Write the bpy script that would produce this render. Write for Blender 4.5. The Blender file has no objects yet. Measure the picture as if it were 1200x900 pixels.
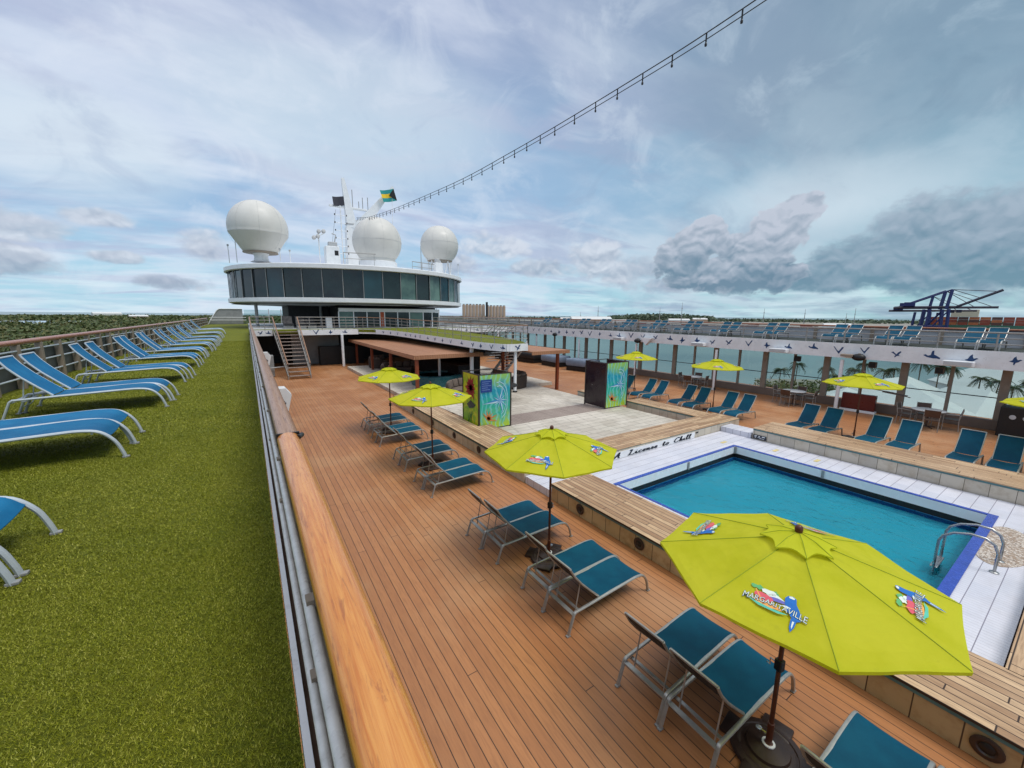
import bpy, bmesh, math, random
from mathutils import Vector, Matrix, Euler
R = math.radians
random.seed(7)
S = bpy.context.scene
COL = S.collection

# ------------------------------------------------------------------ camera, sky, sun, exposure
CAMZ = 4.4
cam = bpy.data.cameras.new('camera'); cam_o = bpy.data.objects.new('camera', cam); COL.objects.link(cam_o)
cam.sensor_width = 36; cam.lens = 464/1200*36; cam.clip_start = 0.05; cam.clip_end = 60000
yaw, pit, rol = R(33.5), R(9.85), R(0.45)
fw = Vector((math.sin(yaw)*math.cos(pit), math.cos(yaw)*math.cos(pit), -math.sin(pit)))
r0 = Vector((math.cos(yaw), -math.sin(yaw), 0)); u0 = r0.cross(fw)
rt = r0*math.cos(rol)+u0*math.sin(rol); up = -r0*math.sin(rol)+u0*math.cos(rol)
cam_o.matrix_world = Matrix(((rt.x, up.x, -fw.x, 0), (rt.y, up.y, -fw.y, 0), (rt.z, up.z, -fw.z, CAMZ), (0, 0, 0, 1)))
S.camera = cam_o
S.view_settings.view_transform = 'Standard'; S.view_settings.look = 'None'
S.view_settings.exposure = 0.28; S.view_settings.gamma = 1; S.view_settings.use_curve_mapping = False

SUN_AZ, SUN_EL = R(150), R(62)      # compass angle from +Y towards +X
W = bpy.data.worlds.new('World'); S.world = W; W.use_nodes = True
wn, wl = W.node_tree.nodes, W.node_tree.links
wn.clear()

class NG:
    """tiny helper for node maths"""
    def __init__(s, nodes, links): s.n, s.l = nodes, links
    def new(s, t, **k):
        x = s.n.new(t)
        for a, b in k.items(): setattr(x, a, b)
        return x
    def put(s, sock, v):
        if hasattr(v, 'is_linked') or hasattr(v, 'links'): s.l.new(v, sock)
        else:
            try: sock.default_value = v
            except Exception: sock.default_value = (*v, 1) if len(v) == 3 else v
    def m(s, op, a, b=0.0, c=0.0, clamp=False):
        x = s.new('ShaderNodeMath', operation=op, use_clamp=clamp)
        s.put(x.inputs[0], a); s.put(x.inputs[1], b); s.put(x.inputs[2], c)
        return x.outputs[0]
    def mix(s, f, a, b):
        x = s.new('ShaderNodeMix', data_type='RGBA'); x.clamp_factor = True
        s.put(x.inputs[0], f)
        for i, v in ((6, a), (7, b)):
            if isinstance(v, (tuple, list)): x.inputs[i].default_value = (v[0], v[1], v[2], 1)
            else: s.l.new(v, x.inputs[i])
        return x.outputs[2]
    def ramp(s, v, lo, hi, a=0.0, b=1.0, smooth=True):
        x = s.new('ShaderNodeMapRange'); x.interpolation_type = 'SMOOTHSTEP' if smooth else 'LINEAR'
        s.put(x.inputs[0], v); s.put(x.inputs[1], lo); s.put(x.inputs[2], hi); s.put(x.inputs[3], a); s.put(x.inputs[4], b)
        return x.outputs[0]
    def noise(s, vec, scale, detail=4, rough=.55, dist=0.0, out=0):
        x = s.new('ShaderNodeTexNoise'); x.inputs['Scale'].default_value = scale; x.inputs['Detail'].default_value = detail
        x.inputs['Roughness'].default_value = rough; x.inputs['Distortion'].default_value = dist
        if vec is not None: s.l.new(vec, x.inputs['Vector'])
        return x.outputs[out]
    def xyz(s, vec):
        x = s.new('ShaderNodeSeparateXYZ'); s.l.new(vec, x.inputs[0]); return x.outputs
    def comb(s, a, b, c):
        x = s.new('ShaderNodeCombineXYZ')
        for i, v in enumerate((a, b, c)): s.put(x.inputs[i], v)
        return x.outputs[0]
    def vscale(s, vec, sc):
        x = s.new('ShaderNodeVectorMath', operation='MULTIPLY'); s.l.new(vec, x.inputs[0]); x.inputs[1].default_value = sc
        return x.outputs[0]

g = NG(wn, wl)
tc = g.new('ShaderNodeTexCoord'); D = tc.outputs['Generated']
dx, dy, dz = g.xyz(D)
az = g.m('MULTIPLY', g.m('ARCTAN2', dx, dy), 57.2958)
el = g.m('MULTIPLY', g.m('ARCSINE', dz), 57.2958)
sky = g.new('ShaderNodeTexSky'); sky.sky_type = 'NISHITA'; sky.sun_disc = False
sky.sun_elevation = SUN_EL; sky.sun_rotation = SUN_AZ; sky.air_density = 1.0; sky.dust_density = 1.5; sky.ozone_density = 1.5
K = 10.0   # the background strength below is 0.1
def c10(c): return tuple(v*K for v in c)
def srgb(r, g_, b):
    f = lambda v: (v/255/12.92) if v/255 <= .04045 else ((v/255+.055)/1.055)**2.4
    return (f(r), f(g_), f(b))
elp = g.m('MAXIMUM', el, 0.0)
right = g.ramp(az, 22, 84)
hor = g.mix(right, srgb(160, 202, 222), srgb(152, 196, 204))
mid = g.mix(right, srgb(144, 176, 208), srgb(138, 172, 188))
zen = g.mix(right, srgb(148, 164, 194), srgb(106, 132, 152))
base = g.mix(g.ramp(elp, 0, 10), c10((1, 1, 1)), c10((1, 1, 1)))
bcol = g.mix(g.ramp(elp, 1, 13), hor, mid)
bcol = g.mix(g.ramp(elp, 14, 34), bcol, zen)
vm = g.new('ShaderNodeVectorMath', operation='SCALE'); wl.new(bcol, vm.inputs[0]); vm.inputs[3].default_value = K
bcol = vm.outputs[0]
bcol = g.mix(0.14, bcol, sky.outputs[0])
# high veil of cloud, seen on a plane overhead
den = g.m('ADD', g.m('MAXIMUM', dz, 0.0), 0.16)
pv = g.comb(g.m('DIVIDE', dx, den), g.m('DIVIDE', dy, den), 0.0)
mp = g.new('ShaderNodeMapping'); wl.new(pv, mp.inputs[0]); mp.inputs['Rotation'].default_value = (0, 0, R(52)); mp.inputs['Scale'].default_value = (.55, 1.05, 1); mp.inputs['Location'].default_value = (3.1, 1.7, 0)
n1 = g.noise(mp.outputs[0], 1.15, 7, .54, .5)
n2 = g.noise(mp.outputs[0], 4.2, 5, .55, .5)
veil = g.m('ADD', g.m('MULTIPLY', n1, .78), g.m('MULTIPLY', n2, .22))
vm_ = g.ramp(veil, .38, .62)
whitec = g.mix(right, c10(srgb(208, 215, 228)), c10(srgb(166, 186, 200)))
col = g.mix(g.m('MULTIPLY', vm_, .72), bcol, whitec)
# greyer folds in the veil
greyf = g.m('MULTIPLY', g.ramp(g.noise(mp.outputs[0], 1.9, 6, .55, .5), .48, .64), .62)
col = g.mix(greyf, col, g.mix(right, c10(srgb(160, 170, 198)), c10(srgb(128, 150, 170))))
# bright break in the veil
def blob(a, e, ra, re):
    u = g.m('DIVIDE', g.m('SUBTRACT', az, a), ra); v = g.m('DIVIDE', g.m('SUBTRACT', el, e), re)
    return g.m('SUBTRACT', 1.0, g.m('ADD', g.m('MULTIPLY', u, u), g.m('MULTIPLY', v, v)))
bright = g.m('MAXIMUM', g.ramp(blob(70, 13.0, 15, 4.5), 0, 1), g.m('MAXIMUM', g.ramp(blob(14, 22, 22, 9), -.2, 1), g.ramp(blob(-12, 15, 12, 6), 0, 1)))
col = g.mix(g.m('MULTIPLY', bright, .60), col, c10(srgb(198, 212, 222)))
dark = g.ramp(blob(76, 26, 26, 13), -.3, 1)
col = g.mix(g.m('MULTIPLY', dark, .5), col, c10(srgb(112, 136, 158)))
mott = g.noise(g.vscale(D, (7, 7, 10)), 1.0, 6, .6, .6)
col = g.mix(g.m('MULTIPLY', g.ramp(mott, .50, .70), .38), col, g.mix(right, c10(srgb(206, 214, 226)), c10(srgb(172, 192, 206))))
col = g.mix(g.m('MULTIPLY', g.ramp(mott, .48, .30), .30), col, g.mix(right, c10(srgb(142, 160, 190)), c10(srgb(104, 130, 152))))
# low streaks
st = g.noise(g.comb(g.m('MULTIPLY', az, .05), g.m('MULTIPLY', el, .55), 0.0), 1.6, 5, .6, .3)
lowm = g.m('MULTIPLY', g.ramp(el, 7, 1), g.ramp(st, .47, .66))
col = g.mix(g.m('MULTIPLY', lowm, .55), col, c10(srgb(205, 224, 230)))
# cumulus banks: billowing cells, lit from above
def billow(vec):
    acc = None
    for sc_, am in ((10, 1.0), (24, .55), (60, .30)):
        v = g.new('ShaderNodeTexVoronoi'); v.feature = 'F1'; v.inputs['Scale'].default_value = sc_; wl.new(vec, v.inputs['Vector'])
        t = g.m('MULTIPLY', g.m('SUBTRACT', .62, v.outputs['Distance']), am); acc = t if acc is None else g.m('ADD', acc, t)
    return acc
wob = g.new('ShaderNodeTexNoise'); wob.inputs['Scale'].default_value = 16; wob.inputs['Detail'].default_value = 5; wl.new(D, wob.inputs['Vector'])
def addv(a, b):
    x = g.new('ShaderNodeVectorMath', operation='ADD'); wl.new(a, x.inputs[0])
    if isinstance(b, tuple): x.inputs[1].default_value = b
    else: wl.new(b, x.inputs[1])
    return x.outputs[0]
Dw = addv(D, g.vscale(addv(wob.outputs['Color'], (-.5, -.5, -.5)), (.06, .06, .06)))
Dc = g.vscale(Dw, (1, 1, 1.5))
P0 = billow(Dc); P1 = billow(addv(Dc, (0, 0, .016)))
relief = g.m('MULTIPLY', g.m('SUBTRACT', P0, P1), 1.0)
wisp = g.noise(g.vscale(D, (26, 26, 40)), 1.0, 8, .62)
def bank(blobs, edge, pk, base_el):
    acc = None
    for b_ in blobs:
        v = blob(*b_); acc = v if acc is None else g.m('MAXIMUM', acc, v)
    f = g.m('ADD', acc, g.m('ADD', g.m('MULTIPLY', g.m('SUBTRACT', P0, .16), pk), g.m('MULTIPLY', g.m('SUBTRACT', wisp, .5), 1.0)))
    return f, g.m('MULTIPLY', g.ramp(f, -.02, edge), g.ramp(g.m('ADD', el, g.m('MULTIPLY', g.m('SUBTRACT', wisp, .5), 2.5)), base_el-.6, base_el+.8))
B0 = [(80, 8.8, 7, 3.6), (88, 7.5, 8, 5), (74, 6.0, 6, 3.2), (98, 9, 9, 6), (69.5, 4.4, 6, 1.8), (83, 5, 12, 3.4)]
B1 = [(56, 7.6, 3.6, 3.4), (58.5, 9.4, 2.8, 2.4), (62.5, 7.4, 3.2, 3.0), (66.0, 9.8, 3.4, 3.0), (68, 12.0, 2.6, 1.6), (60, 5.2, 8.6, 2.2), (63, 5, 6, 3)]
B2 = [(44.5, 7.6, 4.6, 2.6), (50, 6.0, 5.4, 2.2), (38, 6.4, 6.0, 1.5), (31, 9.4, 5.0, 2.2), (24, 6.5, 6, 2.0), (14, 4.5, 8, 1.6), (56, 4.2, 9, 1.4), (-20, 4.5, 7, 1.8), (-17, 7.5, 5, 1.6), (-3.0, 7.4, 3.0, 2.3), (-6, 3.2, 4.2, 1.0), (-10.6, 5.4, 2.4, .7), (-11.5, 8.9, 3.2, 1.0), (-30, 8, 6, 3), (125, 6, 8, 3), (110, 6, 9, 3)]
for blobs, lit, shade, amt, edge, pk, be in ((B2, srgb(198, 205, 216), srgb(138, 152, 172), .80, .8, 1.0, 1.5), (B0, srgb(150, 166, 182), srgb(96, 128, 148), .88, .60, .8, 2.4), (B1, srgb(176, 184, 198), srgb(102, 128, 148), .95, .26, 1.15, 2.6)):
    f, msk = bank(blobs, edge, pk, be)
    rel = g.m('ADD', g.ramp(el, be, be+9.5, 0, 1, False), relief)
    rel = g.m('ADD', rel, g.m('MULTIPLY', g.m('SUBTRACT', P0, .3), .30))
    cc = g.mix(rel, c10(shade), c10(lit))
    rim = g.ramp(f, .40, .05)
    cc = g.mix(g.m('MULTIPLY', rim, .26), cc, c10(srgb(198, 206, 216)))
    col = g.mix(g.m('MULTIPLY', msk, amt), col, cc)
# brighter overcast behind and above the camera, where the light comes from
col = g.mix(g.ramp(dz, .62, .95), col, c10((.95, .97, 1.0)))
col = g.mix(g.ramp(dz, -.005, -.05), col, c10((.12, .16, .17)))
bg = g.new('ShaderNodeBackground'); wl.new(col, bg.inputs[0]); bg.inputs[1].default_value = 0.1
ow = g.new('ShaderNodeOutputWorld'); wl.new(bg.outputs[0], ow.inputs[0])

sun = bpy.data.lights.new('sun', 'SUN'); sun.energy = 1.5; sun.angle = R(22); sun.color = (1, .96, .90)
sun_o = bpy.data.objects.new('sun', sun); COL.objects.link(sun_o)
sd = Vector((math.sin(SUN_AZ)*math.cos(SUN_EL), math.cos(SUN_AZ)*math.cos(SUN_EL), math.sin(SUN_EL)))
sun_o.rotation_euler = sd.to_track_quat('Z', 'Y').to_euler(); sun_o.location = (0, 0, 30)

# ------------------------------------------------------------------ helpers
class MB:
    def __init__(s): s.v, s.f = [], []
    def add(s, vs, fs, M=None):
        o = len(s.v)
        s.v += [tuple(M @ Vector(p)) if M else tuple(p) for p in vs]
        s.f += [tuple(i+o for i in f) for f in fs]
        return s
    def box(s, x0, x1, y0, y1, z0, z1, M=None):
        vs = [(x, y, z) for z in (z0, z1) for y in (y0, y1) for x in (x0, x1)]
        return s.add(vs, [(0, 2, 3, 1), (4, 5, 7, 6), (0, 1, 5, 4), (2, 6, 7, 3), (0, 4, 6, 2), (1, 3, 7, 5)], M)
    def bbox(s, x0, x1, y0, y1, z0, z1, b=.01, M=None):
        """box with chamfered edges"""
        bm = bmesh.new(); vs = [bm.verts.new((x, y, z)) for z in (z0, z1) for y in (y0, y1) for x in (x0, x1)]
        for f in [(0, 2, 3, 1), (4, 5, 7, 6), (0, 1, 5, 4), (2, 6, 7, 3), (0, 4, 6, 2), (1, 3, 7, 5)]: bm.faces.new([vs[i] for i in f])
        bmesh.ops.bevel(bm, geom=bm.edges[:], offset=b, segments=2, affect='EDGES', profile=.5)
        bm.verts.index_update()
        s.add([v.co[:] for v in bm.verts], [[v.index for v in f.verts] for f in bm.faces], M); bm.free(); return s
    def tube(s, pts, r, n=8, cap=True, M=None, flat=1.0):
        pts = [Vector(p) for p in pts]; rings = []; vs = []; fs = []
        ref = None
        for i, p in enumerate(pts):
            a = pts[i]-pts[i-1] if i else pts[1]-pts[0]; b = pts[i+1]-pts[i] if i < len(pts)-1 else a
            t = (a.normalized()+b.normalized())
            t = t.normalized() if t.length > 1e-6 else a.normalized()
            if ref is None: ref = Vector((0, 0, 1)) if abs(t.z) < .9 else Vector((0, 1, 0))
            x = t.cross(ref)
            x = x.normalized() if x.length > 1e-5 else t.orthogonal().normalized()
            y = x.cross(t).normalized(); ref = y
            rr = r[i] if isinstance(r, (list, tuple)) else r
            c = 1/max(.5, abs(a.normalized().dot(t)) if a.length else 1)
            vs += [tuple(p+(x*math.cos(2*math.pi*k/n)+y*math.sin(2*math.pi*k/n)*flat)*rr) for k in range(n)]
        for i in range(len(pts)-1):
            for k in range(n): fs.append((i*n+k, i*n+(k+1) % n, (i+1)*n+(k+1) % n, (i+1)*n+k))
        if cap: fs += [tuple(reversed(range(n))), tuple(range((len(pts)-1)*n, len(pts)*n))]
        return s.add(vs, fs, M)
    def lathe(s, prof, n=24, c=(0, 0, 0), M=None):
        vs = []; fs = []
        for r, z in prof: vs += [(c[0]+r*math.cos(2*math.pi*k/n), c[1]+r*math.sin(2*math.pi*k/n), c[2]+z) for k in range(n)]
        for i in range(len(prof)-1):
            for k in range(n): fs.append((i*n+k, i*n+(k+1) % n, (i+1)*n+(k+1) % n, (i+1)*n+k))
        if prof[0][0] > 1e-4: fs.append(tuple(reversed(range(n))))
        if prof[-1][0] > 1e-4: fs.append(tuple(range((len(prof)-1)*n, len(prof)*n)))
        return s.add(vs, fs, M)
    def prism(s, poly, z0, z1, M=None):
        n = len(poly)
        vs = [(x, y, z0) for x, y in poly]+[(x, y, z1) for x, y in poly]
        return s.add(vs, [tuple(reversed(range(n))), tuple(range(n, 2*n))]+[(i, (i+1) % n, n+(i+1) % n, n+i) for i in range(n)], M)
    def poly(s, pts, M=None): return s.add(pts, [tuple(range(len(pts)))], M)
    def build(s, name, mat, parent=None, smooth=False, loc=None):
        me = bpy.data.meshes.new(name); me.from_pydata(s.v, [], s.f)
        if smooth:
            me.polygons.foreach_set('use_smooth', [True]*len(me.polygons))
            try: me.set_sharp_from_angle(angle=R(40))
            except Exception: pass
        me.materials.append(mat); me.update()
        o = bpy.data.objects.new(name, me); COL.objects.link(o)
        if parent: o.parent = parent
        if loc: o.location = loc
        return o
def tag(o, label=None, cat=None, group=None, kind=None):
    if label: o['label'] = label
    if cat: o['category'] = cat
    if group: o['group'] = group
    if kind: o['kind'] = kind
    return o
def empty(name, loc=(0, 0, 0), rz=0, label=None, cat=None, group=None):
    o = bpy.data.objects.new(name, None); COL.objects.link(o); o.location = loc; o.rotation_euler = (0, 0, rz)
    o.empty_display_size = .1
    return tag(o, label, cat, group)
def copy_tree(o, parent=None):
    c = o.copy(); COL.objects.link(c); c.parent = parent
    for ch in list(o.children): copy_tree(ch, c)
    return c
def struct(o): o['kind'] = 'structure'; return o
def frame(o, ex, ey, ez=None):
    ex = Vector(ex).normalized(); ey = Vector(ey).normalized(); ez = ex.cross(ey) if ez is None else Vector(ez)
    return Matrix(((ex.x, ey.x, ez.x, o[0]), (ex.y, ey.y, ez.y, o[1]), (ex.z, ey.z, ez.z, o[2]), (0, 0, 0, 1)))
ORD = ['nearest', 'second', 'third', 'fourth', 'fifth', 'sixth', 'seventh', 'eighth', 'ninth', 'tenth', 'eleventh', 'twelfth', 'thirteenth', 'fourteenth', 'fifteenth']

# ------------------------------------------------------------------ materials
def newmat(name):
    m = bpy.data.materials.new(name); m.use_nodes = True; m.node_tree.nodes.clear()
    gg = NG(m.node_tree.nodes, m.node_tree.links)
    out = gg.new('ShaderNodeOutputMaterial'); p = gg.new('ShaderNodeBsdfPrincipled'); gg.l.new(p.outputs[0], out.inputs[0])
    t = gg.new('ShaderNodeTexCoord')
    return m, gg, p, t.outputs['Object'], out
def bump(gg, p, h, st=.3, dist=.01):
    b = gg.new('ShaderNodeBump'); b.inputs['Strength'].default_value = st; b.inputs['Distance'].default_value = dist
    gg.l.new(h, b.inputs['Height']); gg.l.new(b.outputs[0], p.inputs['Normal'])
def mat(name, col, rough=.5, metal=0, var=.25, scale=4, bmp=0, bscale=60, col2=None, spec=.5, stain=0):
    m, gg, p, oc, _ = newmat(name)
    n = gg.noise(oc, scale, 6, .62)
    c2 = col2 or tuple(c*(1-var) for c in col)
    c = gg.mix(gg.ramp(n, .32, .70), col, c2)
    if stain:
        s1 = gg.ramp(gg.noise(oc, scale*2.7, 7, .7), .56, .70)
        c = gg.mix(gg.m('MULTIPLY', s1, stain), c, (.16, .11, .07))
    gg.l.new(c, p.inputs['Base Color'])
    gg.l.new(gg.ramp(gg.noise(oc, scale*3, 4), .3, .7, max(.02, rough-.09), min(1, rough+.12)), p.inputs['Roughness'])
    p.inputs['Metallic'].default_value = metal; p.inputs['Specular IOR Level'].default_value = spec
    if bmp: bump(gg, p, gg.noise(oc, bscale, 4, .6), bmp, .01)
    return m
def planks(name, w, ln, cols, seam, axis='y', sw=.006, rough=.5, grain=1.0, butt=True, stain=.25, offset=.37, rot=0.0):
    """boards of width w running along the axis; seams dark; colour changes board by board"""
    m, gg, p, oc, _ = newmat(name)
    if rot:
        mp = gg.new('ShaderNodeMapping'); gg.l.new(oc, mp.inputs[0]); mp.inputs['Rotation'].default_value = (0, 0, rot); oc = mp.outputs[0]
    x, y, z = gg.xyz(oc)
    a, b = (x, y) if axis == 'y' else (y, x)
    u = gg.m('DIVIDE', a, w); iu = gg.m('FLOOR', u); fu = gg.m('MULTIPLY', gg.m('SUBTRACT', u, iu), w)
    du = gg.m('MINIMUM', fu, gg.m('SUBTRACT', w, fu))
    wn1 = gg.new('ShaderNodeTexWhiteNoise', noise_dimensions='1D'); gg.l.new(iu, wn1.inputs['W'])
    v = gg.m('ADD', gg.m('DIVIDE', b, ln), gg.m('MULTIPLY', wn1.outputs[0], 7.3)); iv = gg.m('FLOOR', v)
    fv = gg.m('MULTIPLY', gg.m('SUBTRACT', v, iv), ln); dv = gg.m('MINIMUM', fv, gg.m('SUBTRACT', ln, fv))
    d = gg.m('MINIMUM', du, dv) if butt else du
    line = gg.ramp(d, sw*.55, sw, 1, 0)
    wn2 = gg.new('ShaderNodeTexWhiteNoise', noise_dimensions='2D'); gg.l.new(gg.comb(iu, iv, 0.0), wn2.inputs['Vector'])
    gr = gg.noise(gg.vscale(oc, (2.2, 22, 6) if axis == 'x' else (22, 2.2, 6)), 1.6*grain, 6, .6, .6)
    big = gg.noise(oc, .45, 5, .6)
    c = gg.mix(wn2.outputs[0], cols[0], cols[1])
    c = gg.mix(gg.m('MULTIPLY', gg.ramp(gr, .38, .72), .55), c, cols[2])
    c = gg.mix(gg.m('MULTIPLY', gg.ramp(big, .45, .68), stain), c, cols[3])
    c = gg.mix(line, c, seam)
    gg.l.new(c, p.inputs['Base Color'])
    gg.l.new(gg.ramp(big, .3, .7, rough-.08, rough+.16), p.inputs['Roughness'])
    bump(gg, p, gg.m('SUBTRACT', gg.m('MULTIPLY', gr, .25), line), .35, .004)
    return m

M_deck = planks('deck_boards', .135, 7.5, [srgb(184, 126, 80), srgb(166, 110, 68), srgb(148, 98, 62), srgb(188, 148, 112)], srgb(62, 40, 28), sw=.0062, rough=.46, stain=.5)
M_bench = planks('weathered_teak', .115, 1.5, [srgb(212, 180, 142), srgb(160, 124, 92), srgb(122, 92, 68), srgb(214, 190, 160)], srgb(54, 38, 28), sw=.0085, rough=.62, stain=.4)
M_benchx = planks('weathered_teak_across', .115, 1.5, [srgb(212, 180, 142), srgb(160, 124, 92), srgb(122, 92, 68), srgb(214, 190, 160)], srgb(54, 38, 28), axis='x', sw=.0085, rough=.62, stain=.4)
M_tile = planks('pool_tile', .40, .066, [srgb(214, 214, 220), srgb(202, 204, 212), srgb(190, 190, 196), srgb(206, 200, 200)], srgb(140, 136, 148), sw=.007, rough=.4, stain=.35)
def gridmat(name, cols, lx, ly, wx, wy, line, rough=.45, stain=.3, bmp=.2):
    m, gg, p, oc, _ = newmat(name); x, y, z = gg.xyz(oc)
    def ln(a, w_, t):
        u = gg.m('DIVIDE', a, w_); i = gg.m('FLOOR', u); f = gg.m('MULTIPLY', gg.m('SUBTRACT', u, i), w_)
        return gg.ramp(gg.m('MINIMUM', f, gg.m('SUBTRACT', w_, f)), t*.5, t, 1, 0), i
    l1, i1 = ln(gg.m('ADD', x, .137), lx, wx); l2, i2 = ln(gg.m('ADD', y, .113), ly, wy)
    wn_ = gg.new('ShaderNodeTexWhiteNoise', noise_dimensions='2D'); gg.l.new(gg.comb(gg.m('FLOOR', gg.m('DIVIDE', i1, 8.0)) if lx < .1 else i1, i2, 0.0), wn_.inputs['Vector'])
    c = gg.mix(wn_.outputs[0], cols[0], cols[1]); c = gg.mix(gg.m('MULTIPLY', gg.ramp(gg.noise(oc, 3.5, 6, .65), .45, .7), stain), c, cols[2])
    c = gg.mix(gg.m('MULTIPLY', l1, .55 if lx < .1 else .9), c, line); c = gg.mix(gg.m('MULTIPLY', l2, .95), c, line)
    gg.l.new(c, p.inputs['Base Color']); gg.l.new(gg.ramp(gg.noise(oc, 2, 4), .3, .7, rough-.15, rough+.15), p.inputs['Roughness'])
    bump(gg, p, gg.m('SUBTRACT', gg.m('MULTIPLY', gg.noise(oc, 30, 4), .2), gg.m('MAXIMUM', l1, l2)), bmp, .004); return m
M_tile = gridmat('pool_tile', [srgb(216, 216, 224), srgb(204, 206, 216), srgb(186, 184, 188)], .075, .27, .004, .007, srgb(128, 124, 138))
M_stonej = gridmat('jointed_stone', [srgb(206, 196, 178), srgb(190, 182, 168), srgb(168, 152, 128)], .41, .41, .007, .007, srgb(90, 80, 66), .55, .6)
M_stonewj = gridmat('jointed_warm_stone', [srgb(200, 178, 140), srgb(178, 152, 112), srgb(150, 116, 76)], .38, .38, .008, .008, srgb(60, 44, 32), .5, .7)
M_stage = planks('stage_tile', .33, .66, [srgb(206, 198, 184), srgb(184, 174, 160), srgb(166, 158, 146), srgb(218, 210, 198)], srgb(120, 112, 102), axis='x', sw=.011, rough=.6, stain=.7)
M_greywood = planks('grey_boards', .14, 2.4, [srgb(160, 144, 134), srgb(140, 124, 116), srgb(118, 104, 98), srgb(170, 158, 148)], srgb(74, 62, 56), axis='y', sw=.008, rough=.7, stain=.4)
M_roofwood = planks('pergola_boards', .14, 3.0, [srgb(176, 126, 92), srgb(162, 112, 80), srgb(136, 96, 70), srgb(186, 142, 112)], srgb(120, 76, 48), axis='y', sw=.009, rough=.6)
M_post = mat('reddish_post', srgb(140, 66, 36), .45, 0, .3, 6)
M_white = mat('white_paint', srgb(236, 238, 240), .4, 0, .08, 2.2, stain=.16)
M_whiteworn = mat('worn_white_paint', srgb(232, 234, 236), .5, 0, .10, 2.5, stain=.22)
M_offwhite = mat('radome_shell', srgb(214, 212, 206), .45, 0, .07, .8, stain=.07)
M_grey = mat('grey_paint', srgb(150, 152, 152), .5, 0, .2, 2)
M_greypale = mat('pale_grey_paint', srgb(186, 188, 190), .5, 0, .12, 1.6, stain=.12)
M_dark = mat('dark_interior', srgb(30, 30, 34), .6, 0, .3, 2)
M_black = mat('black_plastic', srgb(22, 22, 24), .45, 0, .2, 6)
M_steel = mat('brushed_steel', srgb(176, 178, 178), .28, .9, .14, 12)
M_galv = mat('galvanised_pipe', srgb(222, 222, 218), .35, .0, .22, 14, stain=.25)
M_railgrey = mat('rail_grey', srgb(158, 156, 152), .45, .3, .2, 5)
M_alu = mat('lounger_alu', srgb(176, 176, 172), .38, .55, .14, 10, stain=.1)
M_aluwhite = mat('lounger_alu_white', srgb(196, 206, 214), .4, .15, .10, 8)  # white finish for turf lounger frames and rail pipes
M_brownposts = mat('taupe_post', srgb(152, 138, 122), .55, 0, .2, 3, stain=.3)
M_bluetrim = mat('blue_pool_tile', srgb(56, 84, 178), .22, 0, .22, 9)
M_navy = mat('navy_decal', srgb(24, 62, 108), .5, 0, .12, 3)
M_tealtrim = mat('teal_trim', srgb(86, 128, 132), .5, 0, .25, 3, stain=.3)
M_stone = mat('bench_stone', srgb(198, 190, 172), .55, 0, .24, 2.6, .25, 14, stain=.35)
M_stonewarm = mat('bench_stone_warm', srgb(192, 168, 130), .55, 0, .30, 2.2, .25, 14, stain=.5)
M_brown = mat('cushion_brown', srgb(112, 98, 88), .85, 0, .25, 5, .3, 120)
M_wicker = mat('wicker', srgb(66, 54, 48), .7, 0, .3, 20, .6, 90)
M_darkred = mat('dark_red_board', srgb(92, 26, 20), .35, 0, .2, 3)
M_chair = mat('bronze_chair', srgb(84, 64, 54), .45, .2, .25, 5)
M_pole = mat('umbrella_pole', srgb(96, 52, 34), .4, .1, .3, 8)
M_base = mat('umbrella_base_resin', srgb(58, 42, 36), .4, 0, .25, 8)
M_ink = mat('black_script_paint', srgb(24, 36, 54), .5, 0, .1, 3)
M_container = [mat('container_'+n, srgb(*c), .55, 0, .25, .3) for n, c in (('rust', (150, 66, 44)), ('orange', (186, 104, 60)), ('blue', (52, 70, 108)), ('pale', (198, 186, 172)), ('brown', (96, 60, 50)))]
M_crane = mat('crane_blue', srgb(34, 44, 98), .5, .1, .2, .05)
M_craneb = mat('crane_boom_dark', srgb(40, 36, 58), .5, .1, .3, .05)
M_roofw = mat('white_membrane_roof', srgb(214, 216, 214), .6, 0, .08, .1)
M_silo = mat('silo_concrete', srgb(176, 150, 128), .7, 0, .16, .08, stain=.15)
M_brick = mat('pink_wall', srgb(160, 92, 84), .7, 0, .2, .2)
M_trunk = mat('palm_bark', srgb(110, 94, 76), .85, 0, .3, 2)

def sling(name, c1, c2):
    m, gg, p, oc, _ = newmat(name)
    x, y, z = gg.xyz(oc)
    wv = gg.m('MULTIPLY', gg.m('SINE', gg.m('MULTIPLY', x, 900)), gg.m('SINE', gg.m('MULTIPLY', y, 900)))
    n = gg.noise(oc, 3, 5, .6); n2 = gg.noise(oc, 120, 2)
    c = gg.mix(gg.ramp(n, .35, .68), c1, c2)
    c = gg.mix(gg.m('MULTIPLY', n2, .25), c, tuple(v*.55 for v in c1))
    oi = gg.new('ShaderNodeObjectInfo')
    hs = gg.new('ShaderNodeHueSaturation'); gg.l.new(c, hs.inputs['Color'])
    gg.l.new(gg.m('ADD', gg.m('MULTIPLY', oi.outputs['Random'], .28), .86), hs.inputs['Value'])
    gg.l.new(hs.outputs[0], p.inputs['Base Color']); p.inputs['Roughness'].default_value = .6; p.inputs['Specular IOR Level'].default_value = .15
    bump(gg, p, gg.m('ADD', wv, n2), .15, .002)
    return m
M_sling = sling('teal_blue_sling', srgb(3, 72, 98), srgb(6, 84, 110))
M_slingback = sling('teal_blue_sling_back', srgb(18, 62, 96), srgb(16, 54, 86))
M_slinglight = sling('bright_blue_sling', srgb(14, 98, 144), srgb(26, 114, 160))
M_liner = mat('dark_sling_reverse', srgb(22, 34, 46), .7, 0, .2, 6)
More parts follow.
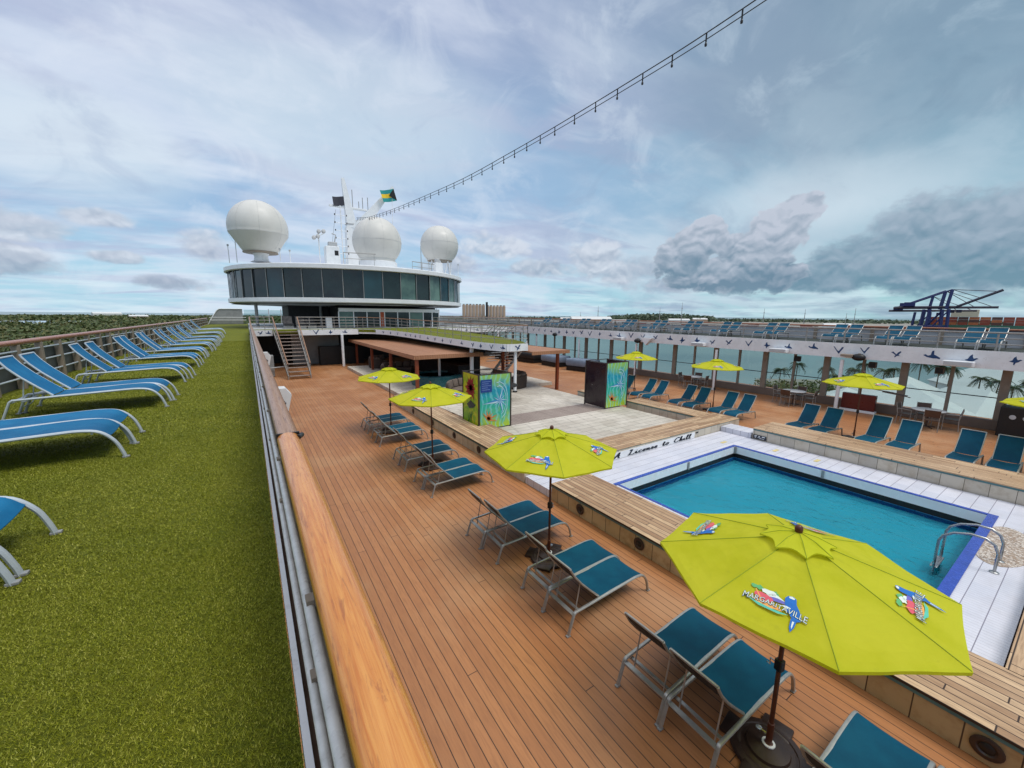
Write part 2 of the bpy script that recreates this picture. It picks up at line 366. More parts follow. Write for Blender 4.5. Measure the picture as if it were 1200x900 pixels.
M_stripe = mat('pale_sling_stripe', srgb(120, 160, 190), .6, 0, .1, 5)

def canopy_mat():
    m, gg, p, oc, out = newmat('lime_canvas')
    n = gg.noise(oc, 2.2, 6, .6); n2 = gg.noise(oc, 260, 2); n3 = gg.noise(oc, 9, 4, .55, .8)
    c = gg.mix(gg.ramp(n, .35, .7), srgb(222, 226, 58), srgb(210, 216, 42))
    c = gg.mix(gg.m('MULTIPLY', gg.ramp(gg.noise(oc, 5, 6, .7), .58, .75), .25), c, srgb(178, 184, 60))
    gg.l.new(c, p.inputs['Base Color']); p.inputs['Roughness'].default_value = .75; p.inputs['Specular IOR Level'].default_value = .2
    bump(gg, p, gg.m('ADD', gg.m('MULTIPLY', n2, .12), n3), .22, .012)
    t = gg.new('ShaderNodeBsdfTranslucent'); gg.l.new(c, t.inputs[0])
    mx = gg.new('ShaderNodeMixShader'); mx.inputs[0].default_value = .45
    gg.l.new(p.outputs[0], mx.inputs[1]); gg.l.new(t.outputs[0], mx.inputs[2]); gg.l.new(mx.outputs[0], out.inputs[0])
    return m
M_canopy = canopy_mat()
def glass(name, tint, rough=.02, ior=1.45, bmp=0, cut=1.0):
    m, gg, p, oc, out = newmat(name)
    gg.n.remove(p)
    t = gg.new('ShaderNodeBsdfTransparent'); t.inputs[0].default_value = (*tint, 1)
    gl = gg.new('ShaderNodeBsdfGlossy'); gl.inputs['Roughness'].default_value = rough
    fr = gg.new('ShaderNodeFresnel'); fr.inputs[0].default_value = ior
    if bmp:
        b = gg.new('ShaderNodeBump'); b.inputs['Strength'].default_value = bmp; b.inputs['Distance'].default_value = .05
        h = gg.m('ADD', gg.noise(oc, .9, 3, .5, .6), gg.m('MULTIPLY', gg.noise(oc, 5.5, 4, .55, .8), .30))
        gg.l.new(h, b.inputs['Height']); gg.l.new(b.outputs[0], gl.inputs['Normal']); gg.l.new(b.outputs[0], fr.inputs['Normal'])
    ge = gg.new('ShaderNodeNewGeometry')
    mx = gg.new('ShaderNodeMixShader'); gg.l.new(gg.m('MULTIPLY', fr.outputs[0], gg.m('SUBTRACT', 1.0, ge.outputs['Backfacing'])), mx.inputs[0])
    gg.l.new(t.outputs[0], mx.inputs[1]); gg.l.new(gl.outputs[0], mx.inputs[2]); gg.l.new(mx.outputs[0], out.inputs[0])
    return m
M_glass = glass('tinted_windbreak_glass', (.78, .85, .84), .02, 1.45)
def water_mat():
    m, gg, p, oc, out = newmat('pool_water'); gg.n.remove(p)
    t = gg.new('ShaderNodeBsdfRefraction'); t.inputs['Color'].default_value = (.15, .74, .86, 1); t.inputs['IOR'].default_value = 1.33; t.inputs['Roughness'].default_value = 0
    tr = gg.new('ShaderNodeBsdfTransparent'); tr.inputs[0].default_value = (.13, .70, .82, 1)
    gl = gg.new('ShaderNodeBsdfGlossy'); gl.inputs['Roughness'].default_value = .01
    fr = gg.new('ShaderNodeFresnel'); fr.inputs[0].default_value = 1.33
    h = gg.m('ADD', gg.noise(oc, .9, 3, .5, .6), gg.m('ADD', gg.m('MULTIPLY', gg.noise(oc, 4.0, 4, .55, 1.0), .35), gg.m('MULTIPLY', gg.noise(oc, 13, 3, .5, .5), .07)))
    b = gg.new('ShaderNodeBump'); b.inputs['Strength'].default_value = 1.0; b.inputs['Distance'].default_value = .09; gg.l.new(h, b.inputs['Height'])
    for q_ in (t, gl, fr): gg.l.new(b.outputs[0], q_.inputs['Normal'])
    m1 = gg.new('ShaderNodeMixShader'); m1.inputs[0].default_value = .35; gg.l.new(t.outputs[0], m1.inputs[1]); gg.l.new(tr.outputs[0], m1.inputs[2])
    mx = gg.new('ShaderNodeMixShader'); gg.l.new(fr.outputs[0], mx.inputs[0]); gg.l.new(m1.outputs[0], mx.inputs[1]); gg.l.new(gl.outputs[0], mx.inputs[2]); gg.l.new(mx.outputs[0], out.inputs[0])
    return m
M_water = water_mat()
M_window = mat('dark_lounge_glass', srgb(8, 20, 28), .05, 0, .6, .25, spec=.55, col2=srgb(34, 52, 54))
M_window2 = mat('green_reflection_glass', srgb(104, 134, 124), .05, 0, .5, .3, spec=.6, col2=srgb(38, 66, 70))  # reflections in the panes put into the glass colour
M_window3 = mat('blue_green_reflection_glass', srgb(34, 70, 80), .05, 0, .5, .35, spec=.6, col2=srgb(20, 44, 52))
M_screen = mat('dark_purple_panel', srgb(40, 24, 34), .18, 0, .3, 1)

def turf_mat(name='turf'):
    m, gg, p, oc, _ = newmat(name)
    f = gg.noise(oc, 55, 5, .75, .6); f2 = gg.noise(oc, 160, 3, .7); b = gg.noise(oc, 1.1, 5, .6); b2 = gg.noise(oc, 9, 4, .6)
    c = gg.mix(gg.ramp(f, .38, .62), srgb(80, 88, 12), srgb(122, 126, 26))
    c = gg.mix(gg.m('MULTIPLY', gg.ramp(f2, .5, .7), .5), c, srgb(150, 152, 44))
    c = gg.mix(gg.m('MULTIPLY', gg.ramp(b, .4, .65), .35), c, srgb(84, 98, 16))
    c = gg.mix(gg.m('MULTIPLY', gg.ramp(b2, .5, .7), .3), c, srgb(140, 136, 40))
    gg.l.new(c, p.inputs['Base Color']); p.inputs['Roughness'].default_value = .8; p.inputs['Specular IOR Level'].default_value = .25
    bump(gg, p, gg.m('ADD', f, gg.m('MULTIPLY', f2, .6)), .9, .02)
    return m
M_turf = turf_mat()
def blade_mat(name, cols):
    m, gg, p, oc, _ = newmat(name)
    ge = gg.new('ShaderNodeNewGeometry')
    c = gg.mix(ge.outputs['Random Per Island'], cols[0], cols[1])
    r2 = gg.m('FRACT', gg.m('MULTIPLY', ge.outputs['Random Per Island'], 37.7))
    c = gg.mix(gg.ramp(r2, .6, 1), c, cols[2])
    c = gg.mix(gg.m('MULTIPLY', gg.ramp(gg.noise(oc, 1.3, 4), .42, .62), .5), c, cols[0])
    c = gg.mix(gg.m('MULTIPLY', gg.ramp(gg.noise(gg.vscale(oc, (1.6, .35, 1)), 1.0, 4), .50, .66), .15), c, cols[2])
    gg.l.new(c, p.inputs['Base Color']); p.inputs['Roughness'].default_value = .55; p.inputs['Specular IOR Level'].default_value = .3
    return m
M_blade = blade_mat('turf_blade', [srgb(112, 120, 20), srgb(148, 152, 38), srgb(170, 168, 74)])
M_leaf = blade_mat('forest_leaf', [srgb(70, 86, 50), srgb(92, 102, 58), srgb(122, 114, 72)])
M_palm = blade_mat('palm_leaf', [srgb(44, 62, 36), srgb(66, 84, 48), srgb(98, 100, 62)])

def wood_rail_mat(name, c1, c2, c3, rough):
    m, gg, p, oc, _ = newmat(name)
    gr = gg.noise(gg.vscale(oc, (80, 2.0, 80)), 2.0, 8, .68, .5)
    fl = gg.noise(gg.vscale(oc, (44, 4.0, 44)), 1.4, 7, .74, 1.1)
    c = gg.mix(gg.ramp(gr, .35, .66), c1, c2)
    c = gg.mix(gg.m('MULTIPLY', gg.ramp(fl, .52, .64), .7), c, c3)
    gg.l.new(c, p.inputs['Base Color'])
    gg.l.new(gg.ramp(fl, .3, .7, rough, rough+.2), p.inputs['Roughness'])
    p.inputs['Coat Weight'].default_value = .5; p.inputs['Coat Roughness'].default_value = .18
    bump(gg, p, gr, .2, .002)
    return m
M_teak = wood_rail_mat('varnished_teak', srgb(212, 146, 70), srgb(190, 112, 42), srgb(150, 84, 40), .2)
M_teakold = wood_rail_mat('weathered_rail', srgb(160, 122, 92), srgb(138, 100, 74), srgb(104, 74, 56), .5)
M_teakred = wood_rail_mat('reddish_rail', srgb(166, 100, 66), srgb(140, 78, 52), srgb(190, 146, 116), .35)

# ------------------------------------------------------------------ sea and land
def sea_mat():
    m, gg, p, oc, _ = newmat('sea_water')
    n = gg.noise(oc, .004, 5, .6)
    c = gg.mix(gg.ramp(n, .4, .65), srgb(124, 146, 146), srgb(102, 126, 130))
    gg.l.new(c, p.inputs['Base Color']); p.inputs['Roughness'].default_value = .28; p.inputs['IOR'].default_value = 1.33
    bump(gg, p, gg.noise(oc, .25, 4, .6), .25, .25)
    return m
M_sea = sea_mat()
mb = MB(); rs_ = [100, 200, 350, 600, 1000, 1800, 3200, 6000, 12000, 24000, 40000]
vs = [(0, 0, -26)]+[(math.cos(i/48*2*math.pi)*r_, math.sin(i/48*2*math.pi)*r_, -26) for r_ in rs_ for i in range(48)]
mb.add(vs, [(0, 1+i, 1+(i+1) % 48) for i in range(48)]+[(1+k*48+i, 1+(k+1)*48+i, 1+(k+1)*48+(i+1) % 48, 1+k*48+(i+1) % 48) for k in range(len(rs_)-1) for i in range(48)])
struct(mb.build('sea', M_sea))
M_land = mat('scrub_ground', srgb(78, 88, 52), .9, 0, .4, .01, col2=srgb(108, 102, 66))
M_quay = mat('quay_concrete', srgb(150, 146, 136), .85, 0, .25, .03)
def pol(azd, d): return (math.sin(R(azd))*d, math.cos(R(azd))*d)
# wooded land to port and ahead
mb = MB(); poly = [pol(-75, 70), pol(-75, 5200), pol(-40, 5600), pol(-20, 5600), pol(0, 5600), pol(22, 5600), pol(34, 5200), pol(40, 3000), pol(38, 1500), pol(10, 900), pol(-4, 140), (-40, 90), (-40, -40)]
struct(mb.prism(list(reversed(poly)), -27, -24.0).build('ground_port_shore', M_land))
mb = MB(); poly = [pol(24, 900), pol(24, 5600), pol(60, 5600), pol(83.5, 5200), pol(80, 1700), pol(78, 760), pol(60, 860), pol(45, 760), pol(36, 700)]
struct(mb.prism(list(reversed(poly)), -27, -23.6).build('ground_container_port', M_quay))
mb = MB(); poly = [(60, -120), pol(66, 84), pol(63.5, 118), pol(65.5, 205), pol(74, 225), pol(84, 245), pol(100, 260), pol(118, 240), (120, -120)]
struct(mb.prism(list(reversed(poly)), -27, -22.4).build('ground_terminal_quay', M_quay))
# lagoon seen beyond the trees on the left
mb = MB(); pts = []
for i in range(20):
    a = i/20*2*math.pi; pts.append((-560+math.cos(a)*230+random.uniform(-20, 20), 1560+math.sin(a)*300, 0))
o = struct(mb.poly(pts).build('water_lagoon', mat('lagoon_water', srgb(170, 196, 212), .25, 0, .05, .01))); o.location = (0, 0, -23.9)

# woodland canopy: thousands of small crowns of leaf clumps
def crowns(name, sites, matl, label, detail=16):
    mb = MB(); rnd = random.Random(5)
    V, F = [], []
    for (x, y, z, r, h) in sites:
        n = detail
        for k in range(n):
            a = rnd.uniform(0, 6.283); e = rnd.random()
            rr = r*math.sqrt(1-e*e)*rnd.uniform(.7, 1.08); cz = z+h*e*rnd.uniform(.75, 1.1)
            cx, cy = x+math.cos(a)*rr, y+math.sin(a)*rr; s_ = r*rnd.uniform(.16, .36)
            t1 = Vector((rnd.gauss(0, 1), rnd.gauss(0, 1), rnd.gauss(0, .5))).normalized()*s_
            t2 = Vector((rnd.gauss(0, 1), rnd.gauss(0, 1), rnd.gauss(0, .8))).normalized()*s_
            o_ = len(V)
            V += [(cx-t1.x, cy-t1.y, cz-t1.z), (cx+t2.x, cy+t2.y, cz+t2.z), (cx+t1.x, cy+t1.y, cz+t1.z), (cx-t2.x*.8, cy-t2.y*.8, cz-t2.z*.8)]
            F.append((o_, o_+1, o_+2, o_+3))
    mb.v, mb.f = V, F
    return tag(mb.build(name, matl), label, None, None, 'stuff')
sites = []
rnd = random.Random(11)
while len(sites) < 17000:
    u = rnd.random(); d = 120*(3800/120)**u; a = rnd.uniform(-52, 8 if d > 700 else 1)
    x, y = pol(a, d)
    if (x+560)**2/245**2+(y-1560)**2/330**2 < 1: continue
    if x > -40 and y < 130: continue
    r = max(2.2, d*.0085)*rnd.uniform(.6, 1.3); sites.append((x, y, -24, r, min(9, 2.8+r*.5)*rnd.uniform(.5, 1.2)))
crowns('woodland', sites, M_leaf, 'green woodland spreading to the horizon beyond the port rail', 20)
sites = []
for i in range(1500):
    a = rnd.uniform(18, 84); d = rnd.uniform(2600, 4300); x, y = pol(a, d); sites.append((x, y, -23, rnd.uniform(18, 40), rnd.uniform(8, 15)))
for i in range(700):
    a = rnd.uniform(47, 60); d = rnd.uniform(2300, 3000); x, y = pol(a, d); sites.append((x, y, -20, rnd.uniform(14, 30), 26+12*math.sin((a-47)/13*3.14)))
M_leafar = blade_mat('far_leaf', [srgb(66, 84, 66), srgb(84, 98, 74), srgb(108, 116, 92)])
crowns('far_treeline', sites, M_leafar, 'low dark treeline on the horizon behind the container port', 10)

# ------------------------------------------------------------------ ship: hull and decks
M_hull = mat('hull_white', srgb(214, 216, 218), .4, 0, .1, .5)
hull = [(-4.6, -60), (27.6, -60), (27.6, 40), (24.5, 62), (18, 80), (11.5, 90), (5, 80), (-1.5, 70), (-4.6, 62)]
o = MB().prism(hull, -27, -.35).build('ship_hull', M_hull); tag(o, 'white ship hull below the open decks', 'ship')
# main deck with the pool opening left free
PX0, PX1, PY0, PY1 = 7.47, 13.05, .95, 6.37
mb = MB()
mb.box(-4.5, 27.5, 8.0, 44, -.3, 0); mb.box(-4.5, PX0-.02, -12, 8.0, -.3, 0); mb.box(PX1+.02, 27.5, -12, 8.0, -.3, 0)
mb.box(PX0-.02, PX1+.02, PY1+.02, 8.0, -.3, 0); mb.box(PX0-.02, PX1+.02, -12, PY0-.02, -.3, 0)
struct(mb.build('deck', M_deck))

# raised pool terrace (white tile) and stage floor
FZ = .2
mb = MB()
mb.box(6.9, 14.42, PY1, 7.62, .004, FZ); mb.box(6.9, PX0, PY0, PY1, .004, FZ); mb.box(PX1, 14.42, PY0, PY1, .004, FZ)
mb.box(6.9, 14.42, .16, PY0, .004, FZ)
mb.box(5.8, 6.9, 6.97, 8.08, .004, FZ-.002)
mb.box(14.42, 15.1, 6.55, 7.62, .004, .38)
struct(mb.build('pool_terrace', M_tile))
struct(MB().prism([(6.45, 20.9), (6.45, 34), (16, 34), (16, 19.5), (14.4, 19.5), (14.4, 8.6), (7.3, 8.6), (7.3, 12.6), (6.9, 19.4)][::-1], .004, FZ).build('stage_floor', M_stage))
struct(MB().box(7.35, 14.35, 12.38, 13.70, FZ+.002, FZ+.008).build('stage_walkway', M_greywood))
# pebble mosaic by the ladder
def mosaic():
    m, gg, p, oc, _ = newmat('pebble_mosaic')
    v = gg.new('ShaderNodeTexVoronoi'); v.inputs['Scale'].default_value = 26; gg.l.new(oc, v.inputs['Vector']); v.feature = 'DISTANCE_TO_EDGE'
    v2 = gg.new('ShaderNodeTexVoronoi'); v2.inputs['Scale'].default_value = 26; gg.l.new(oc, v2.inputs['Vector'])
    c = gg.mix(gg.ramp(v2.outputs['Color'], .2, .8), srgb(214, 204, 192), srgb(160, 138, 118))
    c = gg.mix(gg.ramp(v.outputs[0], .02, .07, 1, 0), c, srgb(110, 98, 90)); gg.l.new(c, p.inputs['Base Color']); p.inputs['Roughness'].default_value = .6
    bump(gg, p, v.outputs[0], .5, .02); return m
mb = MB(); mb.poly([(11.5+math.cos(i/40*6.283)*1.1, .62+math.sin(i/40*6.283)*(.42 if math.sin(i/40*6.283) < 0 else .32), 0) for i in range(40)])
o = struct(mb.build('mosaic_floor', mosaic())); o.location = (0, 0, FZ+.004)

# pool
pool = empty('swimming_pool', (10.26, 3.66, 0), 0, 'rectangular blue swimming pool with dark blue tile edge set in white terrace', 'pool')
def off(mb): mb.v = [(x-10.26, y-3.66, z) for x, y, z in mb.v]; return mb
e = .09; er = .14
mb = MB()
mb.box(PX0-e, PX1+e, PY1-.01, PY1+e, FZ+.003, FZ+.02); mb.box(PX0-.045, PX0+.01, PY0-er, PY1-.01, FZ+.003, FZ+.02); mb.box(PX1-.01, PX1+e, PY0-er, PY1-.01, FZ+.003, FZ+.02); mb.box(PX0+.01, PX1-.01, PY0-er, PY0+.01, FZ+.003, FZ+.02)
off(mb).build('coping', M_bluetrim, pool)
def ring(mb, z0, z1, t, ins=0):
    x0, x1, y0, y1 = PX0+ins, PX1-ins, PY0+ins, PY1-ins
    mb.box(x0-t, x0, y0-t, y1+t, z0, z1); mb.box(x1, x1+t, y0-t, y1+t, z0, z1); mb.box(x0, x1, y1, y1+t, z0, z1); mb.box(x0, x1, y0-t, y0, z0, z1); return mb
off(ring(MB(), -.02, FZ+.002, .06, .012)).build('white_band', mat('glossy_white_tile', srgb(240, 242, 244), .2, 0, .04, 2), pool)
off(ring(MB(), -.16, -.022, .02, .008)).build('overflow_channel', M_black, pool)
M_poolwall = gridmat('pool_wall_tile', [srgb(52, 140, 184), srgb(44, 128, 176), srgb(70, 150, 190)], .30, .30, .012, .012, srgb(30, 90, 140), .3)
M_poolfloor = gridmat('pool_floor_tile', [srgb(84, 196, 222), srgb(74, 186, 216), srgb(100, 204, 226)], .30, .30, .012, .012, srgb(60, 164, 200), .4)
M_pooldark = mat('pool_line', srgb(24, 78, 140), .4, 0, .1, 3)
off(ring(MB(), -1.5, -.162, .06, .015)).build('wall', M_poolwall, pool)
mb = ring(MB(), -.42, -.2, .07, .085); off(mb).build('waterline_tile', M_pooldark, pool)
mb = ring(MB(), -.92, -.86, .30, .32); off(mb).build('ledge', M_pooldark, pool)
off(MB().box(PX0-.05, PX1+.05, PY0-.05, PY1+.05, -1.56, -1.505)).build('floor', M_poolfloor, pool)
mb = MB(); mb.box(9.3, 9.36, PY0, PY1, -1.5, -1.49); off(mb).build('lane_line', M_pooldark, pool)
mb = MB(); n = 2; mb.add([(PX0-.04, PY0-.04, -.17), (PX1+.04, PY0-.04, -.17), (PX1+.04, PY1+.04, -.17), (PX0-.04, PY1+.04, -.17)], [(0, 1, 2, 3)])
off(mb).build('water', M_water, pool)
off(MB().box(PX1-.05, PX1-.005, 3.9, 3.96, -.02, FZ)).build('band_bracket', M_grey, pool)
off(MB().box(10.4, 10.46, PY1-.05, PY1-.005, -.02, FZ)).build('band_bracket', M_grey, pool)
off(MB().box(PX1-.07, PX1-.005, PY1-.07, PY1-.005, -.02, FZ)).build('band_bracket', M_grey, pool)
# pool ladder handrails
lad = empty('pool_ladder', (10.38, .92, FZ), 0, 'curved steel pool ladder rails at the blue pool edge', 'ladder')
for k, xx in enumerate((-.28, .28)):
    pts = [(xx, -.38, 0), (xx, -.38, .34), (xx, -.33, .47), (xx, -.22, .54), (xx, -.05, .54), (xx, .14, .47), (xx, .26, .36), (xx, .30, .24), (xx, .30, -.75)]
    MB().tube(pts, .021, 10).build('handrail', M_steel, lad, True)
    MB().lathe([(0.0, .0), (.06, 0), (.06, .015), (.03, .03), (0, .03)], 16, (xx, -.38, .0)).build('foot_flange', M_steel, lad, True)
for zz in (-.3, -.55): MB().bbox(-.28, .28, .25, .35, zz, zz+.03, .008).build('tread', M_steel, lad)

# benches round the terrace: teak top, teal edge strip, stone face with round lights
BT = .42
def bench(name, label, rects, faces, lights, topmat, stone, zt=BT):
    b = empty(name, (0, 0, 0), 0, label, 'bench')
    for (x0, x1, y0, y1) in rects: MB().box(x0, x1, y0, y1, .006, zt-.05).build('stone_face', stone, b)
    for (x0, x1, y0, y1) in rects:
        MB().bbox(x0-.03, x1+.0, y0-.0, y1+.0, zt-.035, zt, .006).build('teak_top', topmat, b)
        MB().box(x0-.012, x1+.012, y0+.002, y1-.002, zt-.085, zt-.036).build('teal_strip', M_tealtrim, b)
    for (x, y) in lights:
        Mx = frame((x-.001, y, zt*.46), (0, 1, 0), (0, 0, 1))
        f = MB().lathe([(.115, -.0), (.12, .012), (.105, .022), (.075, .022), (.06, .008), (.0, .008)], 20, M=Matrix.Translation((x, y, zt*.46)) @ Matrix.Rotation(R(-90), 4, 'Y')).build('light_bezel', M_base, b, True)
        MB().lathe([(.058, .009), (.05, .016), (0, .018)], 16, M=Matrix.Translation((x, y, zt*.46)) @ Matrix.Rotation(R(-90), 4, 'Y')).build('lens', M_black, f, True)
    return b
bench('pool_bench', 'long teak topped bench on the port side of the pool with round lights', [(5.78, 6.98, -6, 6.96)], [('x', 5.776, -2, 6.9, .01, .34, .36)],
      [(5.77, .1), (5.77, 2.25), (5.77, 4.35), (5.77, 5.95)], M_bench, M_stonewj)
bench('stage_bench', 'teak bench beside the stage forward of the white step', [(5.78, 7.2, 8.10, 12.28), (5.78, 6.66, 12.28, 19.4)], [('x', 5.776, 8.2, 19.3, .01, .34, .45)],
      [(5.77, 8.9), (5.77, 10.6), (5.77, 12.4), (5.77, 14.4), (5.77, 16.6)], M_bench, M_stonej)
b3 = bench('slogan_bench', 'teak topped ledge with painted slogan wall facing the pool', [(7.25, 15.75, 7.64, 8.7)], [], [], M_benchx, M_stonej, .50)
bench('starboard_stage_bench', 'teak bench between the stage and the starboard loungers', [(14.78, 15.75, 8.72, 12.4), (14.5, 15.3, 14.9, 15.5)], [('x', 14.776, 8.8, 12.3, .21, .36, .45)], [], M_bench, M_stonej, .45)
bench('starboard_pool_bench', 'long teak bench on the starboard side of the pool below the loungers', [(14.45, 15.85, -8, 6.5)], [], [], M_bench, M_stonej, .60)
bench('aft_pool_bench', 'teak bench crossing aft of the pool terrace', [(6.985, 14.44, -1.2, .14)], [('y', .144, 7.0, 14.4, .21, .34, .42)], [], M_benchx, M_stonej)

# painted slogan in script, drawn stroke by stroke
def spline(pts, n=7):
    P = [Vector((*p, 0)) for p in pts]; P = [P[0]*2-P[1]]+P+[P[-1]*2-P[-2]]; out = []
    for i in range(1, len(P)-2):
        for k in range(n):
            t = k/n; a, b_, c, d = P[i-1:i+3]
            out.append(.5*((2*b_)+(-a+c)*t+(2*a-5*b_+4*c-d)*t*t+(-a+3*b_-3*c+d)*t**3))
    out.append(P[-2]); return out
G = {'A': ([[(-.05, .05), (.1, 0), (.3, .35), (.62, 1.02), (.60, .5), (.62, .05), (.78, .02)], [(.12, .42), (.4, .38), (.75, .44)]], .95),
 'L': ([[(.22, .80), (.34, 1.0), (.46, .92), (.36, .55), (.24, .15), (.12, .02), (.4, .04), (.68, .0), (.80, .12)]], .84),
 'i': ([[(0, .1), (.12, .42), (.1, .1), (.2, 0), (.34, .12)], [(.17, .62), (.2, .66)]], .34),
 'c': ([[(.36, .36), (.25, .44), (.08, .3), (.06, .1), (.2, 0), (.42, .12)]], .42),
 'e': ([[(0, .14), (.2, .2), (.32, .34), (.22, .44), (.09, .3), (.07, .1), (.2, 0), (.42, .12)]], .42),
 'n': ([[(0, .3), (.08, .42), (.08, 0), (.14, .28), (.28, .43), (.34, .3), (.32, .08), (.4, 0), (.5, .12)]], .5),
 's': ([[(0, .1), (.2, .46), (.26, .24), (.28, .06), (.14, 0), (.06, .06)], [(.26, .03), (.38, .1)]], .38),
 't': ([[(.04, .1), (.2, .85), (.12, .3), (.12, .06), (.24, 0), (.36, .12)], [(.0, .56), (.34, .58)]], .36),
 'o': ([[(.2, .43), (.06, .3), (.06, .08), (.2, 0), (.33, .14), (.33, .34), (.2, .43), (.28, .34), (.46, .38)]], .46),
 'C': ([[(.62, .78), (.6, .98), (.35, .9), (.12, .55), (.08, .2), (.28, 0), (.55, .08), (.68, .2)]], .72),
 'h': ([[(0, .1), (.2, .6), (.26, .96), (.16, .9), (.08, 0), (.16, .3), (.3, .42), (.34, .26), (.32, .06), (.4, 0), (.5, .12)]], .5),
 'l': ([[(0, .1), (.2, .6), (.24, .97), (.14, .88), (.08, .3), (.12, .02), (.24, .02), (.34, .12)]], .33),
 '"': ([[(.08, .95), (.12, 1.05), (.05, .78)], [(.26, .95), (.3, 1.05), (.23, .78)]], .45), ' ': ([], .55)}
slog = MB(); words = []; x = 0; s_ = .19
text = 'A License to Chill "'
for ch in text:
    st, w = G[ch]
    for k, stroke in enumerate(st):
        pts = [(p.x*1.0+p.y*.12+x, p.y) for p in spline(stroke)]
        L, Rr = [], []
        for i, (px, py) in enumerate(pts):
            a = pts[max(0, i-1)]; b_ = pts[min(len(pts)-1, i+1)]; t = Vector((b_[0]-a[0], b_[1]-a[1], 0))
            if t.length < 1e-6: t = Vector((1, 0, 0))
            t.normalize(); nrm = Vector((-t.y, t.x, 0)); ww = .055+.050*abs(t.y)
            L.append((px+nrm.x*ww, py+nrm.y*ww)); Rr.append((px-nrm.x*ww, py-nrm.y*ww))
        n = len(L)
        vs = [(a*s_*1.35, 0, b_*s_) for a, b_ in L]+[(a*s_*1.35, 0, b_*s_) for a, b_ in Rr]
        slog.add(vs, [(i, i+1, n+i+1, n+i) for i in range(n-1)])
    x += w+.06
    if ch == ' ' or ch == '"':
        words.append(slog); slog = MB()
sb = MB().box(8.3, 12.75, 7.6235, 7.638, .206, .414).build('painted_panel', M_white, b3)
for wd_, m_ in zip(('A', 'License', 'to', 'Chill', 'closing quote'), words):
    m_.v = [(8.62+a*1.52, 7.6185, .236+c*.80) for a, _, c in m_.v]
    tag(m_.build('slogan_word', M_ink, b3), 'black script '+('word '+wd_ if len(wd_) < 8 else 'closing quotation mark'))

# small dark sign on the starboard pool bench
sg = empty('pool_sign', (14.44, 6.25, .21), 0, 'small dark sign with white marks on the starboard pool bench face', 'sign')
MB().box(-.016, -.006, -.2, .22, .02, .16).build('board', M_ink, sg)
mb = MB()
for (y0, y1, z0, z1) in ((.10, .18, .11, .14), (.12, .17, .06, .09), (-.02, .07, .07, .085), (-.14, .0, .05, .065), (-.16, -.06, .11, .14), (.0, .05, .11, .135)): mb.box(-.02, -.017, y0, y1, z0, z1)
mb.build('marks', M_white, sg)
M_yel = mat('yellow_depth_mark', srgb(226, 206, 140), .6)
for k, (x, y) in enumerate(((13.6, 5.4), (13.65, 4.3), (13.0, 6.75))):
    tag(MB().box(x, x+.3, y, y+.1, FZ+.003, FZ+.008).build('floor_marker', M_yel), ['faded yellow marker on the white terrace near the dark sign', 'faded yellow marker on the white terrace farther aft along the starboard bench', 'faded yellow marker near the pool corner'][k], 'marker')

# ------------------------------------------------------------------ port promenade
TZ = 2.7
struct(MB().box(-4.5, .03, -12, 30, TZ-.35, TZ).add([(-4.5, 30, TZ-.35), (.03, 30, TZ-.35), (.03, 36, TZ-.35), (-4.5, 36, TZ-.35), (-4.5, 30, TZ), (.03, 30, TZ), (.03, 36, TZ+.25), (-4.5, 36, TZ+.25)], [(0, 1, 2, 3), (4, 7, 6, 5), (0, 4, 5, 1), (1, 5, 6, 2), (3, 2, 6, 7), (0, 3, 7, 4)]).box(-4.5, .03, 36, 64, TZ-.35, TZ+.25).build('turf_deck', M_turf))
# blades of artificial grass near the camera
V, F = [], []
rnd = random.Random(3)
def blades(x0, x1, y0, y1, dens, h, w):
    for _ in range(int((x1-x0)*(y1-y0)*dens)):
        x, y = rnd.uniform(x0, x1), rnd.uniform(y0, y1); a = rnd.uniform(0, 6.283); b_ = rnd.uniform(0, 6.283)
        hh = h*rnd.uniform(.5, 1.1); l = rnd.uniform(.3, 1.2)*hh; o_ = len(V)
        V.extend([(x-math.cos(a)*w, y-math.sin(a)*w, TZ+.001), (x+math.cos(a)*w, y+math.sin(a)*w, TZ+.001), (x+math.cos(b_)*l, y+math.sin(b_)*l, TZ+hh)]); F.append((o_, o_+1, o_+2))
blades(-2.6, .035, .4, 3.4, 30000, .0125, .0021)
blades(-3.6, .035, 3.4, 7.0, 11000, .014, .0032)
blades(-4.2, .035, 7.0, 14.0, 3600, .016, .006)
blades(-4.2, .035, 14.0, 29.9, 1100, .018, .010)
mb = MB(); mb.v, mb.f = V, F
tag(mb.build('artificial_grass', M_blade), 'short olive green artificial grass on the port deck', None, None, 'stuff')
# deck edge kerb and the face below it
ed = empty('turf_deck_edge', (0, 0, 0), 0, 'worn white steel kerb along the inboard edge of the turf', 'kerb')
MB().box(.036, .064, -12, 35.9, TZ-.10, TZ+.045).build('kerb', M_whiteworn, ed)
MB().box(.066, .12, -12, 35.9, TZ-.36, TZ-.04).build('edge_face', mat('brown_edge_paint', srgb(112, 86, 70), .6, 0, .4, 3, stain=.4), ed)
